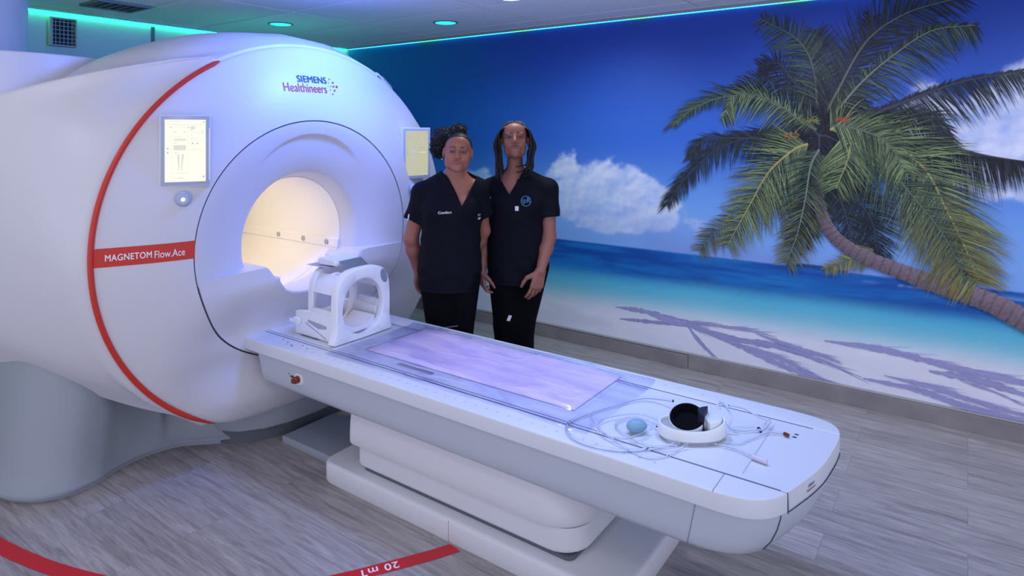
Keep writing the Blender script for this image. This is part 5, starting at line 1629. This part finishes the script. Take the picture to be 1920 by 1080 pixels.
def person(cfg):
    d0, u0 = cfg['d'], cfg['u']; r0 = (u0 - PX) / F * d0; K = d0 / F
    R = thing('person', cfg['label'], 'person', (.8146 * r0 - .5801 * d0, .5801 * r0 + .8146 * d0, 0), TH)
    L = lambda u, v, y=0.0: np.array(((u - u0) * K * (1 + y / d0), y, CAMH - (v - HY) * K * (1 + y / d0)))
    hc = Vector(L(*cfg['head'])); g = cfg['g']
    tz, tx, ty = cfg['tilt']
    M = Matrix.Translation(hc) @ Matrix.Rotation(math.radians(tz), 4, 'Z') @ Matrix.Rotation(math.radians(tx), 4, 'X') @ Matrix.Rotation(math.radians(ty), 4, 'Y')
    skin = np.array(lin(cfg['skin'])); lip = np.array(lin(cfg['lip'])); brow = np.array(lin((48, 32, 32)))
    P = {k: (np.array(v, float) if k in ('neck0', 'neck1', 'shR', 'shL', 'elR', 'elL', 'wrR', 'wrL', 'sh_c', 'hem_c') else v) for k, v in cfg['joints'](L).items()}
    nb, nt = P['neck0'], P['neck1']
    def core(fl, w=0.0):
        if not w: fl.cap(nt, nb, cfg['rn'], cfg['rn'] + .008, .03)
        for s in 'LR': fl.cap(nb + np.array((0, .005, -.012)), P['sh' + s] + np.array((0, 0, .012)), .050 + w, .050 + w, .05)
        fl.ell((P['cx'], .045, P['zsh'] - .11), (cfg['wch'] - .008 + w, .088 + w, .16 + w), .05)
        fl.ell((P['cx'], .05, P['zsh'] - .30), (cfg['wch'] - .030 + w, .09 + w, .18 + w), .05)
        fl.ell((P['hx'], .055, P['zhip'] + .03), (cfg['whip'] - .012 + w, .105 + w, .12 + w), .05)
        for s in (1, -1): fl.ell((P['cx'] + s * .065, -.022, P['zsh'] - .135), (.060 + w, .052 + w, .060 + w), .04)
    B = Field((-.34, -.18, .02), (.34, .34, P['zsh'] + .13), .0065)
    core(B)
    for s in 'RL':
        B.cap(P['sh' + s], P['el' + s], .049, cfg['ra'][0], .03)
        B.cap(P['el' + s], P['el' + s] * .65 + P['wr' + s] * .35, cfg['ra'][0], cfg['ra'][0] - .001, .02)
        B.cap(P['el' + s] * .65 + P['wr' + s] * .35, P['wr' + s], cfg['ra'][0] - .001, cfg['ra'][1], .02)
    legs(B, P['hip'], P['knee'], P['ank'], k=.04)
    zcut = cfg['zcut']
    H = Field((hc.x - .13, hc.y - .14, zcut - .02), (hc.x + .13, hc.y + .17, hc.z + .14), .0024)
    face_prims(H, M, g, smile=cfg['smile'], fat=cfg['fat'])
    core(H)
    fields = [(B, ((-9, -9, 0), (9, 9, zcut + .004))), (H, ((-9, -9, zcut - .003), (9, 9, 9)))]
    for s in 'RL':
        w = P['wr' + s]; lo = np.minimum(w, w + np.array(cfg['hd' + s][0]) * .2) - .07; hi = np.maximum(w, w + np.array(cfg['hd' + s][0]) * .2) + .07
        f_ = Field(lo, hi, .0026)
        f_.cap(P['el' + s] * .65 + P['wr' + s] * .35, w, cfg['ra'][0] - .001, cfg['ra'][1], .02)
        hand(f_, w, *cfg['hd' + s])
        dd = np.array(cfg['hd' + s][0], float); dd /= np.linalg.norm(dd)
        v, f = f_.mesh(); c = v[f].mean(1); keep = ((c - w) @ dd) > -.012
        class Pre:
            def __init__(q, v, f): q.v = v; q.f = f
            def mesh(q): return q.v, q.f
        fields.append((Pre(v, f[keep]), ((-9, -9, -9), (9, 9, 9))))
    body = finish_person(R, fields, None, M, g, skin, lip, brow)
    # trousers
    T = Field((-.30, -.16, .06), (.30, .26, P['zhip'] + .18), .008)
    T.ell((P['hx'], .055, P['zhip'] + .03), (cfg['whip'] - .002, .117, .13), .04)
    legs(T, P['hip'], P['knee'], P['ank'], r=cfg['rleg'], grow=.012, k=.035)
    field_obj('trousers', T, M_TROUS, R)
    for s in (0, 1): shoe(R, P['ank'][s], (-1, 1)[s])
    # shirt
    S_ = Field((-.36, -.20, P['hem'] - .02), (.36, .34, P['zsh'] + .13), .0055)
    core(S_, .013)
    a, b = P['sh_c'], P['hem_c'] + (P['hem_c'] - P['sh_c']) * .5
    S_.cap(a, b, cfg['wch'] / 1.5, cfg['whem'] / 1.5, .06, sx=1.5, sy=1.22)
    for s in 'RL':
        A = P['sh' + s]; D = P['el' + s] - A; ln = np.linalg.norm(D); D = D / ln; E_ = A + D * cfg['sleeve']
        q = Field(S_.lo, S_.lo + (S_.n - 1) * S_.h, S_.h)
        q.cap(A - D * .01, E_ + D * .05, .060, .072, .01)
        sl = q.region(q.lo, q.lo + q.n * q.h); X, Y, Z = q.pts(sl)
        q.d = np.maximum(q.d, ((X - E_[0]) * D[0] + (Y - E_[1]) * D[1] + (Z - E_[2]) * D[2]))
        m = tuple(slice(0, min(S_.d.shape[i], q.d.shape[i])) for i in range(3))
        S_.d[m] = smin(S_.d[m], q.d[m], .022)
    sl = S_.region(S_.lo, S_.lo + S_.n * S_.h); X, Y, Z = S_.pts(sl)
    # soft folds
    S_.d += (.0028 * np.sin(X * 38 + Z * 16 + 3 * np.sin(Z * 9)) + .0016 * np.sin(Z * 75 + X * 30 * np.sign(X) + Y * 20)) * np.clip((P['zsh'] - Z) * 6, .15, 1) * np.clip((Z - P['hem']) * 8 + .3, 0, 1)
    S_.d = np.maximum(S_.d, P['hem'] + .012 * np.abs(X / .16) ** 3 * 0 - Z)
    for zg in (P['hem'] + .018,): S_.d += .0022 * np.exp(-((Z - zg) / .004) ** 2)
    vx, vz, vw, vt = cfg['vneck'](L)
    cut = neck_cut(X, Y, Z, vx, vz, vt, vw, .045)
    cut2 = np.sqrt((X - nb[0]) ** 2 + (Y - nb[1]) ** 2 * .9) - (cfg['rn'] + .024)
    cut2 = np.maximum(cut2, vt - .030 + (Y - nb[1]) * .2 - Z)
    c_ = smin(cut, cut2, .012)
    S_.d += .0030 * np.exp(-((c_ - .022) / .0035) ** 2) * (Z > vz - .02)
    S_.d -= .0022 * (c_ < .020) * (c_ > 0)
    S_.d = smax(S_.d, -c_, .004)
    so, sv, sf = field_obj('shirt', S_, M_CLOTH, R)
    bvh = BVHTree.FromPolygons([tuple(p) for p in sv], [tuple(q) for q in sf])
    def stick(name, v, f, m, x0, z0, off=.0022, par=so):
        return obj(name, project_text(v, f, x0, z0, bvh, off=off), f, m, par, None, local=True)
    def patch(name, u0_, v0_, u1_, v1_, m, skew=0.0):
        a_ = L(u0_, v0_); b_ = L(u1_, v1_); n_ = 4; vv = []; ff = []
        for i in range(n_ + 1):
            for j in range(n_ + 1):
                vv.append(((i / n_) * (b_[0] - a_[0]) + skew * (j / n_), (j / n_) * (b_[2] - a_[2]), 0))
        for i in range(n_):
            for j in range(n_): ff.append((i * (n_ + 1) + j, (i + 1) * (n_ + 1) + j, (i + 1) * (n_ + 1) + j + 1, i * (n_ + 1) + j + 1))
        return stick(name, vv, ff, m, a_[0], a_[2])
    return dict(R=R, L=L, M=M, g=g, hc=hc, stick=stick, patch=patch, K=K, P=P, shirt=so)

def joints_a(L):
    return dict(neck1=L(857, 306, .03), neck0=L(851, 336, .05), shR=L(791, 366, .05), shL=L(893, 358, .06),
                elR=L(768, 447, .08), elL=(.170, .16, 1.02), wrR=L(779, 507, .15), wrL=(.10, .205, .84),
                cx=0.0, zsh=1.30, hx=-.012, zhip=.80, sh_c=L(845, 395, .05), hem_c=L(840, 530, .055), hem=float(L(0, 545)[2]),
                hip=[(-.080, .05, .78), (.062, .05, .78)], knee=[(-.052, .05, .44), (.040, .05, .44)], ank=[(-.050, .07, .09), (.045, .07, .09)])
A_ = person(dict(d=3.5, u=845, label='woman in black scrubs with curly hair puff, arms behind her back, nearest the scanner',
    head=(859, 286.5, -.02), g=1.0, tilt=(5, -5, 4), skin=(158, 100, 80), lip=(146, 82, 76), rn=.047, ra=(.040, .026), wch=.148, whip=.160, whem=.172,
    smile=2.4, fat=.005, zcut=1.335, joints=joints_a, sleeve=.145, rleg=(.088, .064, .046),
    vneck=lambda L: (float(L(868, 0)[0]), float(L(0, 384)[2]), .078, float(L(0, 330)[2])),
    hdR=((-.10, .10, -1), (-1, .1, 0), (.2, 1, 0), [(.25, .45, .3)] * 4, .92, (.5, .6)),
    hdL=((-.85, .15, -.5), (.1, 1, 0), (0, .1, 1), [(.4, .6, .4)] * 4, .92, (.5, .6))))

# ---- hair of the first woman: close cap and a curly puff
def hair_cap(D, grow, coef, thr):
    M, g, hc = D['M'], D['g'], D['hc']
    fl = Field((hc.x - .13, hc.y - .14, hc.z - .15), (hc.x + .13, hc.y + .17, hc.z + .15), .003)
    fl.ell([0, .020 * g, .032 * g], [(.0735 + grow) * g, (.088 + grow) * g, (.078 + grow) * g], .01, M)
    fl.ell([0, -.045 * g, .045 * g], [(.052 + grow) * g, (.040 + grow) * g, (.042 + grow) * g], .03, M)
    sl = fl.region(fl.lo, fl.lo + fl.n * fl.h); X, Y, Z = fl.pts(sl); Mi = np.array(M.inverted())
    x, y, z = [(Mi[i, 0] * X + Mi[i, 1] * Y + Mi[i, 2] * Z + Mi[i, 3]) / g for i in range(3)]
    pl = thr - (z + coef * y - .25 * np.abs(x) * 0)
    fl.d = smax(fl.d, pl * g * .74, .006)
    fl.d += .0005 * np.sin(x * 900 + y * 300)
    return fl.mesh()
def curls(D):
    M, g = D['M'], D['g']; R = random.Random(3)
    v, f = hair_cap(D, .0035, .80, .030)
    mb = MB(); mb.add(v, f.tolist())
    L = D['L']
    pc = [(L(838, 258, .05), .062, .060, .050), (L(822, 276, .05), .040, .045, .052), (L(858, 246, .05), .045, .050, .034), (L(826, 256, .05), .050, .045, .045)]
    fl = Field((pc[0][0][0] - .2, -.05, pc[0][0][2] - .2), (pc[0][0][0] + .2, .18, pc[0][0][2] + .15), .005)
    for c, a, b, h in pc: fl.ell(tuple(c), (a, b, h), .03)
    sl = fl.region(fl.lo, fl.lo + fl.n * fl.h); X, Y, Z = fl.pts(sl)
    fl.d += .006 * np.sin(X * 150) * np.sin(Y * 140) * np.sin(Z * 160) + .004 * np.sin(X * 310 + 2) * np.sin(Z * 290)
    v2, f2 = fl.mesh(); mb.add(v2, f2.tolist())
    for i in range(1500):
        c, a, b, h = pc[R.choice((0, 0, 0, 1, 1, 2, 3))]
        d = Vector((R.gauss(0, 1), R.gauss(-.1, 1), R.gauss(0, 1))).normalized()
        p = Vector(c) + Vector((d.x * a, d.y * b, d.z * h)) * .93
        n = d; t1 = n.orthogonal().normalized(); t2 = n.cross(t1)
        ln = R.uniform(.008, .024); cr = R.uniform(.002, .0042); ph = R.uniform(0, 6); pts = []
        sw = Vector((R.uniform(-1, 1), R.uniform(-1, 1), R.uniform(-1, .4))) * .008
        for k in range(9):
            t = k / 8; a_ = ph + t * 9
            pts.append(p + n * ln * t + sw * t * t + (t1 * math.cos(a_) + t2 * math.sin(a_)) * cr)
        mb.tube(pts, [.0016] * 6 + [.0013, .0009, .0004], 4, caps=False)
    # drawn back strands over the cap
    o = mb.build('hair', M_HAIR, D['R'], 180, local=True)
curls(A_)
# earring and embroidery
e_ = A_['M'] @ Vector((-.082 * A_['g'], .004, -.040)); bm_ = bmesh.new(); bmesh.ops.create_uvsphere(bm_, u_segments=10, v_segments=8, radius=.004)
for w in bm_.verts: w.co = w.co + e_
MB().bm(bm_).build('earring', M_CHROME, A_['R'], 180, local=True)
def stick_text(D, s, u0, v0, u1, h, m, bold=.01, name='lettering', slope=0.0, rot=0):
    v, f = text_mesh(s, 1.0, bold=bold)
    a = D['L'](u0, v0); b = D['L'](u1, v0); w = b[0] - a[0]; x0, x1 = v[:, 0].min(), v[:, 0].max(); z0, z1 = v[:, 1].min(), v[:, 1].max()
    vv = np.stack([(v[:, 0] - x0) / (x1 - x0) * w, ((v[:, 1] - z0) / (z1 - z0) - .5) * h * D['K'], v[:, 0] * 0], 1)
    vv[:, 1] += vv[:, 0] * slope
    return D['stick'](name, vv, f, m, a[0], a[2])
stick_text(A_, 'Comfort', 825, 395, 850, 5.2, M_TAG, .02, slope=.05)
stick_text(A_, 'FH', 896.5, 403, 900.5, 4, M_TAG, .02, 'shirt_tag')
A_['patch']('shirt_tag', 896.5, 408, 900.5, 411.5, M_TAG)
A_['patch']('sleeve_tag', 763, 413, 765.5, 402, M_TAG, skew=.006)

def joints_b(L):
    return dict(neck1=L(966, 292, .03), neck0=L(965, 331, .05), shR=L(921, 358, .05), shL=L(1027, 358, .05),
                elR=L(907, 447, .05), elL=L(1030, 444, .0), wrR=L(903, 508, .0), wrL=L(1013, 508, -.085),
                cx=0.0, zsh=1.30, hx=-.005, zhip=.83, sh_c=L(966, 395, .05), hem_c=L(967, 516, .055), hem=float(L(0, 531)[2]),
                hip=[(-.078, .05, .80), (.078, .05, .80)], knee=[(-.062, .05, .45), (.012, .05, .45)], ank=[(-.07, .07, .09), (.03, .07, .09)])
B_ = person(dict(d=3.7, u=972, label='woman in black scrubs with long thin braids and round chest badge, arms hanging down',
    head=(965, 264.5, -.02), g=1.03, tilt=(0, -17, -1), skin=(150, 97, 80), lip=(132, 80, 74), rn=.043, ra=(.038, .026), wch=.156, whip=.162, whem=.172,
    smile=-.3, fat=-.004, zcut=1.385, joints=joints_b, sleeve=.150, rleg=(.092, .070, .046),
    vneck=lambda L: (float(L(955, 0)[0]), float(L(0, 364)[2]), .072, float(L(0, 324)[2])),
    hdR=((.10, -.05, -1), (-.95, -.3, 0), (.4, -1, 0), [(.35, .6, .4), (.45, .65, .4), (.5, .7, .4), (.5, .7, .4)], .98, (.5, .8)),
    hdL=((-.25, -.10, -1), (.55, -.85, 0), (-1, -.5, 0), [(.20, .30, .2), (.25, .35, .2), (.35, .40, .2), (.45, .45, .2)], 1.12, (.75, .5))))
def braids(D):
    M, g, L = D['M'], D['g'], D['L']; R = random.Random(11)
    v, f = hair_cap(D, .0050, .80, .044)
    mb = MB(); mb.add(v, f.tolist())
    Lg = lambda x, y, z: M @ Vector((x * g, y * g, z * g))
    for i in range(120):
        s = 1 if i % 2 else -1
        ya = R.uniform(-.052, .085)
        fr = (ya + .052) / .137
        top = Lg(s * R.uniform(.002, .02), ya * .8, .0)
        # over the crown and down the side
        a0 = Lg(s * .006, ya * .85 + .005, .112 - .25 * max(0, ya - .02) - 1.6 * max(0, -ya - .03))
        a1 = Lg(s * (.050), ya * .95, .098 - .4 * max(0, ya - .02) - 1.1 * max(0, -ya - .02))
        a2 = Lg(s * (.080 + R.uniform(0, .008)), ya, .040)
        out = R.uniform(.078, .118)
        a3 = Lg(s * (out), ya * .9 + .010, -.030)
        zend = R.uniform(1.29, 1.40) if s < 0 else R.uniform(1.31, 1.41)
        cx = D['hc'].x
        ex = cx + s * R.uniform(.060, .112); ey = a3.y + R.uniform(-.01, .03) + .02
        if ya < -.02: ey = a3.y - .02
        a4 = Vector((cx + s * (out * .95), (a3.y + ey) / 2, 1.46)); a5 = Vector((ex, ey, zend))
        pts = spline([a0[:], a1[:], a2[:], a3[:], a4[:], a5[:]], 6)
        n = len(pts); rr = [.0036 * (1 + .18 * math.sin(k * 1.9)) for k in range(n)]; rr[-1] = .0012; rr[-2] = .0026
        mb.tube(pts, rr, 6)
    # a few loose braid ends lying across her collar on the right
    for (p0, p1, p2, p3) in [((996, 290), (990, 306), (978, 311), (966, 313)), ((996, 296), (988, 315), (976, 322), (968, 323)), ((992, 300), (982, 325), (975, 333), (968, 340)), ((1000, 300), (994, 320), (986, 330), (980, 328))]:
        q = [L(*p0, .0), L(*p1, -.035), L(*p2, -.055), L(*p3, -.060)]
        pts = spline(q, 8); mb.tube(pts, [.0036] * (len(pts) - 2) + [.0028, .0012], 6)
    mb.build('hair', M_HAIR, D['R'], 180, local=True)
braids(B_)
# badge: light blue ring with letters
c_ = B_['L'](985.5, 374); rg = MB(); n = 40
for k in range(n):
    a, b = 2 * math.pi * k / n, 2 * math.pi * (k + 1) / n
    rg.add([(r * math.cos(t), r * math.sin(t), 0) for r, t in ((.026, a), (.0285, a), (.0285, b), (.026, b))], [(0, 1, 2, 3)])
bd = B_['stick']('badge', rg.v, rg.f, M_LOGO, c_[0], c_[2])
stick_text(B_, 'ipR', 978.5, 374, 993.5, 12, M_LOGO, -.006)
B_['patch']('shirt_tag', 965.5, 391.5, 972, 383, M_TAG)
stick_text(B_, 'Shelt', 913.5, 369.5, 921, 3.6, M_TAG, .02)
# tags on trousers
def trouser_patch(D, us, y, m, name):
    vv = [tuple(D['L'](u, v, y)) for u, v in us]
    obj(name, vv + [(a, b + .004, c) for a, b, c in vv], [(0, 1, 2, 3), (4, 5, 6, 7)], m, D['R'], None, local=True)
TB = None
def stick_on(D, child, us, m, name):
    o = [c for c in D['R'].children if c.name.startswith(child)][0]
    bv = BVHTree.FromPolygons([v.co[:] for v in o.data.vertices], [tuple(p.vertices) for p in o.data.polygons])
    vv = []
    for u, v in us:
        p = D['L'](u, v); h = bv.ray_cast(Vector((p[0], -1, p[2])), Vector((0, 1, 0)))
        y = h[0].y if h[0] else -.06
        vv.append((p[0], y - .004, p[2]))
    obj(name, vv, [tuple(range(len(vv)))], m, o, None, local=True)
stick_on(B_, 'trousers', [(950, 597), (956, 598), (960, 588), (954, 586.5)], M_TAG, 'trouser_tag')
stick_on(A_, 'trousers', [(829, 610.5), (845, 608.5), (860, 605.5), (860, 607.5), (845, 610.5), (829, 611.5)], mat('grey_piping', (.2, .2, .22), .5), 'trouser_piping')
